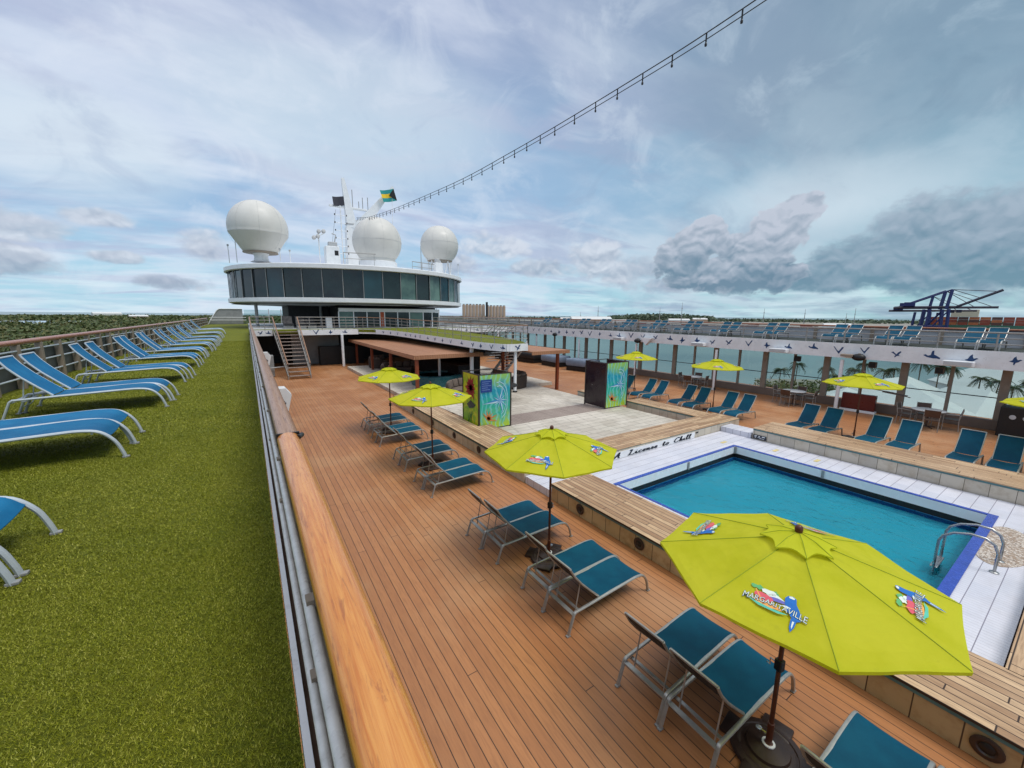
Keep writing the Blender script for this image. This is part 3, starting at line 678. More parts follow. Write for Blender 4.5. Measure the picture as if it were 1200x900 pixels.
# inboard rail
rl = empty('inboard_handrail', (.14, 0, TZ), 0, 'wooden handrail on steel posts between the turf and the pool deck', 'railing')
def railprof(y0, y1, w, h, z, mt, name, x=0, wob=0):
    n = 20; k = max(2, int((y1-y0)/.5)); pr = [(math.copysign(abs(math.cos(t))**.9, math.cos(t))*w/2, math.copysign(abs(math.sin(t))**.95, math.sin(t))*h/2) for t in [2*math.pi*i/n for i in range(n)]]
    vs, fs = [], []
    for i in range(k+1):
        y = y0+(y1-y0)*i/k
        vs += [(x+a, y, z+b_) for a, b_ in pr]
    for i in range(k):
        for j in range(n): fs.append((i*n+j, i*n+(j+1) % n, (i+1)*n+(j+1) % n, (i+1)*n+j))
    fs += [tuple(range(n)), tuple(reversed(range(k*n, k*n+n)))]
    return MB().add(vs, fs).build(name, mt, rl, True)
railprof(-3, 2.55, .110, .078, .985, M_teak, 'varnished_handrail', -.004)
railprof(2.56, 30.5, .112, .066, .985, M_teakold, 'weathered_handrail')
MB().tube([(0, 30.5, .98), (0, 36, 1.40)], .05, 10).build('weathered_handrail', M_teakold, rl, True)
MB().box(-.06, .057, 2.547, 2.562, .949, 1.0205).build('joint_band', M_black, rl)
mb = MB(); mb.tube([(.045, 2.50, 1.0), (.068, 2.56, .995), (.078, 2.66, .97), (.07, 2.76, .94)], .014, 8); mb.build('strap', M_black, rl, True)
MB().box(-.018, .018, -3, 30.4, .930, .952).build('under_rail', M_galv, rl)
for z, r_, x_ in ((.74, .0165, -.052), (.45, .0155, -.062)):
    if r_: MB().tube([(x_, -3, z), (x_, 35.5, z)], r_, 12).build('pipe', M_galv, rl, True)
y = -1.75
while y < 36:
    MB().bbox(-.035, -.0, y-.03, y+.03, -.06, .93, .005).box(-.066, -.036, y-.022, y+.022, .42, .48).box(-.06, -.036, y-.022, y+.022, .71, .77).build('post', M_brownposts, rl); y += 1.55
# panel below (dull metal sheet)
MB().box(.02, .026, -3, 35.5, -.05, .90).build('backing_sheet', mat('brown_sheet', srgb(120, 96, 78), .55, 0, .35, 3, stain=.4), rl)

# outboard port rail
pr = empty('port_outer_rail', (-4.3, 0, TZ), 0, 'reddish wooden rail with taupe posts along the outer edge of the turf deck', 'railing')
MB().tube([(0, -4, 1.02), (0, 64, 1.02)], .075, 12, flat=.8).build('handrail', M_teakred, pr, True)
for z in (.25, .55, .84): MB().tube([(.03, -4, z), (.03, 64, z)], .02, 8).build('pipe', M_aluwhite, pr, True)
y = -3.3
i = 0
while y < 64:
    MB().bbox(-.05, .07, y-.06, y+.06, 0, .97, .008).build('post', M_brownposts, pr); y += 1.18 if y < 30 else 2.36
MB().box(-.10, -.085, -4, 64, .0, .80).build('grey_backing_panel', mat('weathered_grey_panel', srgb(98, 102, 100), .6, 0, .35, 1.2, stain=.35), pr)

# ------------------------------------------------------------------ loungers
def sheet(pts, y0, y1, th, sag, ny=6):
    """a sling following the profile pts [(x,z)...] with sag across the width"""
    mb = MB(); n = len(pts); vs = []; fs = []
    for layer in (0, 1):
        for i, (x, z) in enumerate(pts):
            for j in range(ny+1):
                t = j/ny; d = sag*4*t*(1-t); vs.append((x, y0+(y1-y0)*t, z-d-layer*th))
    m = n*(ny+1)
    for i in range(n-1):
        for j in range(ny):
            a = i*(ny+1)+j; b_ = a+ny+1
            fs.append((a, b_, b_+1, a+1)); fs.append((m+a, m+a+1, m+b_+1, m+b_))
    for j in range(ny): fs.append((j, j+1, m+j+1, m+j)); a = (n-1)*(ny+1)+j; fs.append((a, m+a, m+a+1, a+1))
    for i in range(n-1):
        a = i*(ny+1); b_ = a+ny+1; fs.append((a, m+a, m+b_, b_)); a += ny; b_ += ny; fs.append((a, b_, m+b_, m+a))
    return mb.add(vs, fs)
def curve(pts, n=5): return [(p.x, p.y) for p in spline(pts, n)]
def make_lounger(L, back_ang, m_frame, m_sling, m_back, stripes=0, r=.019, wd=.56, flat=False, pf=.60, bf_=.86):
    k = L/1.72
    root = empty('sun_lounger')
    prof = [(0.0, .0), (.10*k, .30)]+curve([(.13*k, .325), (.6*k, .345), (1.2*k, .37), (1.42*k, .372), (1.56*k, .335), (1.655*k, .22), (1.70*k, .09), (1.72*k, .0)], 4)
    for s in (-1, 1):
        y = s*wd/2
        MB().tube([(x, y, z) for x, z in prof], r, 8, flat=1.25).build('side_frame', m_frame, root, True)
        for xx in (0.0, 1.72*k): MB().bbox(xx-.03, xx+.035, y-.022, y+.022, 0, .022, .005).build('foot_cap', M_grey, root)
    px, pz = pf*k, .365
    sp = [(px, pz)]+curve([(px+.05, pz-.002), (.9*k, .372), (1.2*k, .388), (1.42*k, .389), (1.54*k, .362), (1.62*k, .285)], 4)
    s_ = sheet(sp, -wd/2+.012, wd/2-.012, .006, .018).build('seat_sling', m_sling, root, True)
    MB().box(.105*k-.03, .105*k+.03, -wd/2, wd/2, .285, .298).build('rear_crossbar', m_frame, root)
    MB().tube([(1.5*k, -wd/2, .33), (1.5*k, wd/2, .33)], .012, 6).build('front_crossbar', m_frame, root, True)
    bl = bf_*k if not flat else .50*k
    ca, sa = math.cos(back_ang), math.sin(back_ang)
    bf = lambda t, n_=0: (px-ca*t-sa*0-math.cos(back_ang+1.57)*n_, pz+sa*t+math.sin(back_ang+1.57)*n_)
    bp = [(0, 0), (.25*bl, -.012), (.55*bl, -.018), (.8*bl, -.005), (.95*bl, .02), (bl, .035)]
    bpts = [(px-ca*t+sa*n_, pz+sa*t+ca*n_) for t, n_ in bp]
    fr = MB()
    for s in (-1, 1): fr.tube([(x, s*(wd/2-.028), z-.004) for x, z in bpts], r*.8, 8)
    fr.tube([(bpts[-1][0], -(wd/2-.028), bpts[-1][1]-.004), (bpts[-1][0], (wd/2-.028), bpts[-1][1]-.004)], r*.8, 8)
    fr.build('back_frame', m_frame, root, True)
    bs = sheet([(x, z+.014) for x, z in bpts], -wd/2+.034, wd/2-.034, .006, .012).build('back_sling', m_back if m_back else m_sling, root, True)
    sheet([(x-.006*sa, z+.005) for x, z in bpts], -wd/2+.03, wd/2-.03, .002, .012).build('back_liner', M_liner, root, True)
    # support stay: U-shaped tube from the back down to the rear frame
    tx, tz = px-ca*bl*.55, pz+sa*bl*.55-.03
    st = [(tx, -.20, tz), (.19*k, -.20, .22), (.17*k, -.17, .19), (.17*k, .17, .19), (.19*k, .20, .22), (tx, .20, tz)]
    if back_ang > .2: MB().tube(st, .009, 6).build('back_stay', m_frame, root, True)
    MB().box(.20*k, .24*k, -wd/2+.01, wd/2-.01, .285, .30).build('stay_bar', m_frame, root)
    for j in range(stripes):
        y = (-.13, .13, 0)[j] if stripes > 1 else 0
        for pp, nm in ((sp, 'seat_stripe'), ([(x, z+.014) for x, z in bpts], 'back_stripe')):
            sheet([(x, z+.003) for x, z in pp], y-.008, y+.008, .002, -.0, 1).build(nm, M_stripe, root, True, (0, 0, -.015 if nm == 'seat_stripe' else -.009))
    return root
def place(proto, x, y, z, rz, label, group, first=[None]):
    o = copy_tree(proto); o.location = (x, y, z); o.rotation_euler = (0, 0, rz); tag(o, label, 'sun lounger', group); return o
def drop(o):
    for c in list(o.children): drop(c)
    bpy.data.objects.remove(o)
P_main = make_lounger(1.72, R(46), M_alu, M_sling, None)
P_str = make_lounger(1.72, R(46), M_alu, M_sling, None)
P_up = make_lounger(1.60, R(36), M_alu, M_sling, None)
P_turf = make_lounger(1.95, R(48), M_aluwhite, M_slinglight, None, 0, .019, .60, False, .51, .71)
P_flat = make_lounger(1.95, R(3), M_aluwhite, M_slinglight, None, 0, .019, .60, True)
P_sb = make_lounger(1.68, R(50), M_alu, M_sling, None)

# pool deck, port side: pairs under the umbrellas, feet towards the pool
gp = 'blue sun loungers on the port side of the pool'
names = {'N': 'pair cut off by the bottom edge', 'A': 'nearest complete pair beside the big near umbrella',
         'B': 'pair between the first and second port umbrellas', 'C': 'pair forward of the second port umbrella',
         'D': 'pair aft of the third port umbrella', 'E': 'pair forward of the third port umbrella', 'F': 'pair aft of the farthest port umbrella', 'G': 'pair forward of the farthest port umbrella'}
for key, y0, pitch, pro in (('N', .05, .60, P_main), ('A', 1.81, .60, P_main), ('B', 3.86, .60, P_main), ('C', 5.79, .57, P_main), ('D', 8.88, .60, P_str), ('E', 10.85, .58, P_str), ('F', 13.36, .58, P_str), ('G', 15.1, .58, P_str)):
    for k in range(2):
        place(pro, 3.36+random.uniform(-.04, .04), y0+k*pitch, 0, R(random.uniform(-1.5, 1.5)), ('aft' if k == 0 else 'forward')+' blue sling lounger of the '+names[key], gp)
# turf deck: heads to the outer rail
gt = 'bright blue loungers along the port turf deck'
for i, yc in enumerate((3.34, 6.52, 9.62, 12.85, 16.2, 19.1, 22.3, 25.5, 28.7, 31.9, 35.1)):
    nm = 'pair cut off at the left edge' if i == 0 else 'flat lying pair with backs lowered' if i == 1 else ORD[i-2]+' raised back pair from near end'
    fl = i == 1
    for k in range(2):
        place(P_flat if fl else P_turf, -3.33+random.uniform(-.05, .05), yc+k*.66+random.uniform(-.02, .02), TZ+.25*min(1, max(0, (yc+k*.66-30)/6)), R(random.uniform(-2, 2)),
              ('aft' if k == 0 else 'forward')+' bright blue lounger on turf, '+nm, gt)
# starboard side: feet to the pool
gs = 'blue loungers on the starboard side of the pool'
for i, (y0, n) in enumerate(((-1.1, 2), (1.22, 2), (3.32, 2), (5.42, 2), (8.5, 2), (10.55, 2), (12.86, 2), (15.1, 1))):
    if i == 0: continue
    nm = ['', 'pair at the right edge of the photo', 'pair aft of the near starboard umbrella pole', 'pair forward of the near starboard umbrella pole', 'pair aft of the middle starboard umbrella', 'pair forward of the middle starboard umbrella', 'pair aft of the far starboard umbrella', 'single place behind the painted booth'][i]
    for k in range(n):
        place(P_sb, 18.4+random.uniform(-.05, .05), y0+k*.74, 0, R(180+random.uniform(-2, 2)), ('aft' if k == 0 else 'forward')+' dark blue lounger of the '+nm, gs)
# upper starboard deck
SZ = 3.17
def sz(y): return SZ+.004*y
gu = 'blue loungers on the upper starboard deck'
for i, y0 in enumerate((2.68, 5.2, 7.3, 10.6, 13.25, 15.8, 18.5, 21.3, 24.0, 26.5, 29.2, 32.0)):
    for k in range(2):
        place(P_up, 25.8, y0+k*.62, sz(y0)+.004, R(180+random.uniform(-2, 2)), ('aft' if k == 0 else 'forward')+' upper deck lounger behind the starboard railing, '+ORD[i]+' pair from the right', gu)
for p_ in (P_main, P_str, P_turf, P_flat, P_sb, P_up): drop(p_)

# ------------------------------------------------------------------ umbrellas
M_logo = {n: mat('logo_'+n, srgb(*c), .7, 0, .12, 20) for n, c in (('white', (226, 236, 226)), ('green', (96, 176, 110)), ('pink', (222, 92, 106)), ('orange', (240, 170, 90)), ('blue', (22, 108, 190)), ('teal', (90, 196, 170)), ('violet', (112, 108, 190)), ('ink', (30, 70, 90)))}
def text_mesh(body, size, extr=0, offset=0.0):
    c = bpy.data.curves.new('t', 'FONT'); c.body = body; c.size = size; c.align_x = 'CENTER'; c.extrude = extr; c.offset = offset; c.resolution_u = 2
    o = bpy.data.objects.new('t', c); COL.objects.link(o)
    dg = bpy.context.evaluated_depsgraph_get(); me = bpy.data.meshes.new_from_object(o.evaluated_get(dg))
    v = [tuple(p.co) for p in me.vertices]; f = [tuple(p.vertices) for p in me.polygons]
    bpy.data.objects.remove(o); bpy.data.curves.remove(c); bpy.data.meshes.remove(me); return v, f
RIM, APEX, RR = 2.07, 2.42, 1.17
def panel_frame(k, at=.74):
    """frame on canopy panel k: x along the rim, y towards the apex, origin on the panel centre line"""
    a0, a1 = R(45*k), R(45*(k+1)); am = (a0+a1)/2
    rm = RR*math.cos(R(22.5)); p_rim = Vector((math.cos(am)*rm, math.sin(am)*rm, RIM)); p_ap = Vector((0, 0, APEX))
    ey = (p_ap-p_rim).normalized(); ex = Vector((-math.sin(am), math.cos(am), 0)); ez = ex.cross(ey)
    if ez.z < 0: ex = -ex; ez = ex.cross(ey)
    o_ = p_ap.lerp(p_rim, at)-ez*.002
    return frame(o_, ex, ey, ez)
M_seam = mat('lime_seam', srgb(150, 166, 24), .8, 0, .1, 4)
def umbrella(name='patio_umbrella'):
    u = empty(name)
    mb = MB()
    N = 16
    for k in range(8):
        a0, a1 = R(45*k), R(45*(k+1)); g0 = len(mb.v); rows = []
        for i in range(N+1):
            t = .06+.94*i/N; row = []
            for j in range(7):
                s = j/6; p0 = Vector((math.cos(a0)*RR*t, math.sin(a0)*RR*t, 0)); p1 = Vector((math.cos(a1)*RR*t, math.sin(a1)*RR*t, 0)); p = p0.lerp(p1, s)
                z = APEX+(RIM-APEX)*t-.020*4*s*(1-s)*t*(1.15-t)*2+.006*math.sin(9*s+4*t+k*1.7)*t*s*(1-s)*4+.003*math.sin(31*t+5*s+k)*s*(1-s)*4
                if i == N: p = p*(1-.010*4*s*(1-s))
                row.append((p.x, p.y, z))
            rows.append(row)
        vs = [p for r_ in rows for p in r_]
        mb.add(vs, [(i*7+j, (i+1)*7+j, (i+1)*7+j+1, i*7+j+1) for i in range(N) for j in range(6)])
        # hem
        last = rows[-1]; vs = last+[(x*.998, y*.998, z-.028) for x, y, z in last]
        mb.add(vs, [(j, 7+j, 8+j, j+1) for j in range(6)])
    cn = mb.build('canopy', M_canopy, u)
    sm = MB()
    for k in range(8):
        a = R(45*k); sm.tube([(math.cos(a)*RR*t, math.sin(a)*RR*t, APEX+(RIM-APEX)*t+.002) for t in (.1, .5, .995)], .0035, 5)
    sm.build('seams', M_seam, cn)
    # scalloped vent cap
    mb = MB()
    top = (0, 0, APEX+.040); ringp = []
    for k in range(8):
        a0 = R(45*k)
        for j in range(6):
            s = j/6; a = a0+R(45)*s; q = 4*s*(1-s); r_ = .30*(1-.22*q); z = APEX-.052+.022*q
            ringp.append((math.cos(a)*r_, math.sin(a)*r_, z))
    n = len(ringp); midr = [(x*.5, y*.5, APEX+.008+(.0 if i % 6 else .004)) for i, (x, y, z) in enumerate(ringp)]
    vs = [top]+midr+ringp
    fs = [(0, 1+i, 1+(i+1) % n) for i in range(n)]+[(1+i, 1+n+i, 1+n+(i+1) % n, 1+(i+1) % n) for i in range(n)]
    mb.add(vs, fs); mb.add([(x, y, z-.012) for x, y, z in ringp]+ringp, [(i, (i+1) % n, n+(i+1) % n, n+i) for i in range(n)])
    mb.build('vent_cap', M_canopy, u)
    mb = MB()
    for i in range(0, n, 6):
        x, y, z = ringp[i]; mb.tube([(0, 0, APEX+.041), (x*.5, y*.5, APEX+.0135), (x*.99, y*.99, z+.002)], .0028, 5)
    mb.build('vent_seams', M_seam, u)
    MB().lathe([(0.0, -.02), (.03, -.01), (.034, .02), (.028, .045), (.012, .058), (0, .06)], 14, (0, 0, APEX+.045)).build('finial', M_pole, u, True)
    MB().lathe([(.021, 0.06), (.021, APEX+.05)], 12).build('pole', M_pole, u, True)
    MB().lathe([(.021, .0), (.045, .005), (.045, .07), (.021, .08)], 12, (0, 0, 1.95)).build('runner', M_black, u, True)
    cr = MB().bbox(-.035, .035, -.035, .035, .98, 1.1, .01).build('crank_box', M_black, u)
    MB().tube([(.03, 0, 1.04), (.09, 0, 1.04), (.09, 0, .97), (.12, 0, .97)], .008, 6).build('crank_handle', M_steel, cr, True)
    for k in range(8):
        a = R(45*k); ca, sa = math.cos(a), math.sin(a)
        rb = MB().tube([(ca*.04, sa*.04, APEX-.03), (ca*RR*.985, sa*RR*.985, RIM-.012)], .009, 6).build('rib', M_pole, u, True)
        MB().tube([(ca*.05, sa*.05, 2.0), (ca*.6, sa*.6, APEX+(RIM-APEX)*.5-.02)], .007, 6).build('strut', M_pole, rb, True)
    # base
    bs = MB().lathe([(0, 0), (.33, 0), (.345, .02), (.33, .045), (.27, .055), (.26, .045), (.20, .06), (.19, .085), (.10, .105), (.05, .11), (0, .11)], 32).build('base', M_base, u, True)
    mb = MB()
    for k in range(4):
        Mx = Matrix.Rotation(R(90*k+20), 4, 'Z'); mb.bbox(.20, .42, -.14, .14, .005, .05, .015, Mx)
    mb.build('base_lobe', M_base, bs, True)
    MB().lathe([(0, .11), (.055, .11), (.055, .118), (.03, .13), (.03, .36), (.024, .365)], 16).build('pole_socket', M_pole, bs, True)
    MB().lathe([(.031, .112), (.06, .112), (.06, .124), (.031, .126)], 16).build('flange', M_white, bs, True)
    MB().tube([(.03, 0, .2), (.1, .02, .2)], .012, 8).lathe([(0, 0), (.03, 0), (.03, .02), (0, .02)], 8, (.1, .02, .19)).build('set_screw', M_steel, bs, True)
    # printed logos on every second panel
    for pk in (0, 2, 4, 6):
        Mx = panel_frame(pk)
        lg = bpy.data.objects.new('printed_logo', None); COL.objects.link(lg); lg.parent = u; lg.empty_display_size = .05
        def fl(name, polys, mt, dz_):
            m_ = MB()
            for pts in polys: m_.poly([(x*.84, y*.84, dz_) for x, y in pts], Mx)
            m_.build(name, mt, u)
        def blobp(cx, cy, r1, r2, n=12, j=.25, seed=0):
            q = random.Random(seed+pk); return [(cx+math.cos(6.283*i/n)*r1*q.uniform(1-j, 1+j), cy+math.sin(6.283*i/n)*r2*q.uniform(1-j, 1+j)) for i in range(n)]
        bpy.data.objects.remove(lg)
        fl('palm_print', [blobp(-.15, .118, .055, .026, 14, .5, 1), blobp(-.02, .118, .05, .024, 14, .5, 2)], M_logo['green'], .0050)
        fl('cloud_print', [blobp(-.06, .10, .055, .03, 12, .4, 3), blobp(.0, .075, .06, .03, 12, .4, 4)], M_logo['white'], .0062)
        fl('hill_print', [blobp(.02, .055, .085, .022, 12, .3, 5)], M_logo['violet'], .0068)
        fl('sunset_print', [blobp(-.09, .03, .10, .045, 14, .3, 6)], M_logo['pink'], .0074)
        fl('sand_print', [blobp(-.04, -.035, .12, .028, 14, .25, 7), [(-.17, .09), (-.16, .09), (-.06, -.05), (-.075, -.055)]], M_logo['orange'], .0080)
        fl('sea_print', [[(-.24, -.028), (-.15, -.05), (0, -.062), (.13, -.055), (.06, -.085), (-.1, -.085)]], M_logo['teal'], .0086)
        fl('parrot_print', [[(.07, .12), (.09, .155), (.13, .165), (.155, .145), (.165, .09), (.20, .03), (.225, -.03), (.225, -.07), (.20, -.09), (.15, -.06), (.10, .0), (.08, .06)], [(.155, -.07), (.20, -.08), (.195, -.16), (.175, -.22), (.160, -.17)]], M_logo['blue'], .0092)
        fl('parrot_face_print', [blobp(.118, .145, .024, .014, 8, .2, 8), blobp(.10, .02, .035, .012, 8, .3, 9), [(.17, -.10), (.185, -.10), (.18, -.18), (.172, -.16)]], M_logo['white'], .0098)
        v, f = text_mesh('MARGARITAVILLE', .085, 0, .0032)
        v2, f2 = text_mesh('MARGARITAVILLE', .085, 0, -.0006)
        wmax = max(abs(p[0]) for p in v2)
        def tx(vv, dz_): return [((p[0]/wmax)*.215+.01, (p[1]*(.66+.34*abs(p[0]/wmax))-.055)+.026*(1-(p[0]/wmax)**2), dz_) for p in vv]
        MB().add(tx(v, .0110), f, Mx).build('lettering_edge', M_logo['ink'], u)
        MB().add(tx(v2, .0124), f2, Mx).build('lettering', M_logo['white'], u)
    return u
u0_ = umbrella()
ups = [(4.06, 1.34, 79, 'big near lime green umbrella over the nearest port loungers', 'port'), (4.25, 5.15, 15, 'second nearest lime green umbrella on the port side of the pool', 'port'),
       (4.2, 10.54, 24, 'third lime green umbrella on the port side, beside the stage bench', 'port'), (4.22, 14.7, 8, 'farthest and smallest lime green umbrella on the port side', 'port'),
       (18.2, .45, 20, 'lime green umbrella at the right edge above the black box', 'starboard'), (18.2, 4.75, 30, 'lime green umbrella in front of the dark red board', 'starboard'),
       (18.2, 10.1, 10, 'lime green umbrella in the middle of the starboard row', 'starboard'), (18.1, 14.7, 25, 'lime green umbrella behind the painted booth', 'starboard')]
for i, (x, y, a, lb, sd_) in enumerate(ups):
    o = u0_ if i == 0 else copy_tree(u0_)
    o.location = (x, y, .004); o.rotation_euler = (0, R(random.uniform(-.6, .6)) if i else 0, R(a)); tag(o, lb, 'umbrella', 'lime green umbrellas round the pool')

# ------------------------------------------------------------------ starboard side: glass windbreak, fascia, upper deck
sbd = empty('upper_starboard_deck', (0, 0, 0), 0, 'white edged upper starboard deck with blue painted birds along its face', 'deck')
def slab(mb, x0, x1, y0, y1, za, zb, th):
    return mb.add([(x0, y0, za-th), (x1, y0, za-th), (x1, y1, zb-th), (x0, y1, zb-th), (x0, y0, za), (x1, y0, za), (x1, y1, zb), (x0, y1, zb)], [(0, 1, 2, 3), (4, 7, 6, 5), (0, 4, 5, 1), (1, 5, 6, 2), (2, 6, 7, 3), (3, 7, 4, 0)])
slab(MB(), 23.52, 27.6, -8, 64, sz(-8), sz(64)-.0, .30).build('deck_slab', mat('dark_green_deck', srgb(44, 52, 44), .7, 0, .3, 1), sbd)
slab(MB(), 23.40, 23.515, -8, 64, sz(-8)+.02, sz(64)+.02, .68).build('white_fascia', M_whiteworn, sbd)
slab(MB(), 23.52, 24.8, -8, 64, sz(-8)-.5, sz(64)-.5, .12).build('soffit', M_brownposts, sbd)
BIRDS = [  # flat painted bird outlines, about one unit wide
 [(-.5, .18), (-.3, .30), (-.12, .10), (0, .02), (.10, .22), (.32, .42), (.42, .36), (.22, .06), (.16, -.06), (.36, -.14), (.18, -.14), (.04, -.16), (-.14, -.36), (-.20, -.30), (-.10, -.10), (-.22, .02), (-.34, .12)],
 [(-.5, .05), (-.36, .12), (-.22, .02), (-.06, .08), (.02, .42), (.14, .48), (.14, .14), (.34, .02), (.5, -.10), (.46, -.2), (.28, -.16), (.10, -.18), (-.10, -.14), (-.30, -.10)],
 [(-.5, .42), (-.36, .36), (-.14, .02), (-.02, -.06), (.06, .02), (.30, .44), (.46, .42), (.40, .30), (.14, -.10), (.05, -.30), (-.02, -.34), (-.08, -.24), (-.24, 0)],
 [(-.42, -.06), (-.22, .04), (-.12, .32), (.02, .46), (.06, .20), (.14, .06), (.30, .12), (.44, .04), (.30, -.02), (.20, -.14), (.02, -.22), (-.06, -.44), (-.14, -.42), (-.12, -.18), (-.30, -.12)]]
def bird(parent, Mx, size, kind, name='painted_bird'):
    mb = MB(); pts = BIRDS[kind % 4]
    from mathutils.geometry import tessellate_polygon
    tri = tessellate_polygon([[Vector((x, y, 0)) for x, y in pts]])
    mb.add([(x*size, y*size, 0) for x, y in pts], [tuple(t) for t in tri], Mx)
    return mb.build(name, M_navy, parent)
y = -3.2; i = 0
while y < 48:
    sc_ = .46*random.uniform(.75, 1.1)
    bird(sbd, frame((23.394, y, sz(y)-.30+random.uniform(-.05, .05)), (0, -1, .1*random.uniform(-1, 1)), (0, .1*random.uniform(-1, 1), 1)), sc_, i*7 % 4 if i % 3 else (i+1) % 4)
    y += random.uniform(.85, 1.15); i += 1
rs = empty('starboard_inner_railing', (23.62, 0, SZ), 0, 'grey steel railing on top of the white fascia with blue birds', 'railing')
for z, r_ in ((.68, .032), (.25, .020), (.47, .020)):
    if r_: MB().tube([(0, -6, z), (0, 64, z+.30)], r_, 8).build('rail', M_railgrey, rs, True)
y = -3.77
while y < 60:
    MB().tube([(-.02, y, -.30), (-.02, y, .66+.004*y)], .032, 6).build('post', M_railgrey, rs, True); y += 1.55
ro = empty('starboard_outer_bulwark', (27.1, 0, SZ), 0, 'pale grey panelled bulwark with brown wooden rail behind the upper loungers', 'railing')
MB().box(.06, .10, -6, 64, -.0, .62).build('pale_panel', M_greypale, ro)
MB().tube([(0, -6, .74), (0, 64, 1.00)], .045, 10).build('wooden_rail', M_teakred, ro, True)
MB().tube([(0, -6, .60), (0, 64, .80)], .016, 8).build('lower_pipe', M_aluwhite, ro, True)
y = -3.0; i = 0
while y < 62:
    MB().box(-.05, .04, y-.07, y+.07, 0, .70+.004*y).build('post', M_brownposts, ro); y += 2.5

wb = empty('glass_windbreak', (24.65, 0, 0), 0, 'tall tinted glass windbreak with taupe posts on the starboard edge of the pool deck', 'windbreak')
MB().bbox(-.16, .10, -8, 62, .004, .40, .01).build('low_wall', mat('taupe_low_wall', srgb(120, 104, 92), .6, 0, .2, 1.4, stain=.3), wb)
ys = [-5.2+1.46*k for k in range(44)]
for k, y in enumerate(ys):
    th = .13 if k % 2 else .055
    MB().bbox(-.10 if k % 2 else -.05, .08, y-th, y+th, .40, 2.56, .008).build('post', M_brownposts, wb)
    if k < 40: MB().box(.03, .042, y+.05, y+1.46-.05, .44, 2.56).build('glass_pane', M_glass, wb)
MB().tube([(-.03, -8, 1.30), (-.03, 60, 1.30)], .020, 8).build('mid_rail', M_black, wb, True)
MB().box(-.06, .10, -8, 62, 2.562, 2.64).build('head_rail', M_brownposts, wb)
# round white posts holding the upper deck
for i, y in enumerate((6.95, 13.05, 19.0, 25.0, 31)):
    o = MB().tube([(0, 0, .0), (0, 0, 2.45)], .075, 14).add(*[[(0, 0, 0)], []]).build('deck_post', M_white, None, True, (23.35, y, .004))
    tag(o, 'round white post under the starboard fascia, '+['beside the dark red board', 'behind the middle starboard umbrella row', 'behind the painted booth', 'beyond the painted booth', 'farthest along the glass'][i], 'post', 'white posts under the starboard deck')
# floodlights and dark globes on the fascia
for i, (y, z) in enumerate(((3.24, 2.60), (9.63, 2.62), (14.1, 2.66), (20.5, 2.68))):
    f = empty('flood_light', (23.2, y, z), 0, ['nearest boxy floodlight on the fascia at the right', 'boxy floodlight on the fascia left of the red board umbrella', 'boxy floodlight on the fascia above the middle umbrella', 'farthest boxy floodlight on the fascia'][i], 'floodlight', 'floodlights on the starboard fascia')
    mb = MB().bbox(-.26, .16, -.42, .42, -.03, .17, .02); mb.build('housing', M_whiteworn, f)
    MB().box(-.272, -.262, -.37, .37, .0, .14).build('lens', M_greypale, f)
for i, (y, z) in enumerate(((6.34, 2.62), (18.86, 2.66), (28.15, 2.70))):
    f = empty('speaker_globe', (23.25, y, z), 0, ['black round speaker on the fascia above the red board', 'black round speaker on the fascia above the painted booth', 'farthest black round speaker on the fascia'][i], 'speaker', 'black round speakers on the starboard fascia')
    bm = bmesh.new(); bmesh.ops.create_icosphere(bm, subdivisions=2, radius=.23); m_ = MB().add([tuple(Vector((v.co.x*.8, v.co.y*1.15, v.co.z*.72))) for v in bm.verts], [[v.index for v in f_.verts] for f_ in bm.faces]); bm.free()
    m_.build('shell', M_black, f, True); MB().box(-.04, .16, -.03, .03, -.05, .18).build('bracket', M_brownposts, f)
for i, (y, z) in enumerate(((6.75, 2.66),)):
    f = tag(MB().bbox(-.2, .14, -.22, .22, -.03, .08, .02).build('lamp_head', M_brownposts, None, False, (23.22, y, z)), 'small brown lamp head on top of the white post beside the red board', 'lamp')
for i, y in enumerate((3.9, 9.2, 6.1)):
    f = empty('wall_speaker', (24.45, y, 2.1), 0, ['brown speaker on a thick glass post near the right', 'dark speaker on the glass post left of the red board', 'brown speaker on the post above the red board'][i], 'speaker', 'small speakers on the glass posts')
    MB().bbox(-.12, .08, -.14, .14, -.02, .26, .02).build('cabinet', M_wicker if i % 2 else M_brown, f); MB().box(-.128, -.121, -.11, .11, .01, .23).build('grille', M_black, f)
# white triangle bracket shade on the fascia
tag(MB().add([(-.15, -.45, .25), (-.15, .45, .25), (-.15, 0, -.25), (.15, -.45, .25), (.15, .45, .25), (.15, 0, -.25)], [(0, 1, 2), (5, 4, 3), (0, 3, 4, 1), (1, 4, 5, 2), (2, 5, 3, 0)]).build('sail_bracket', M_white, None, False, (23.2, 18.0, 2.66)), 'white triangular bracket hanging from the far starboard fascia', 'bracket')

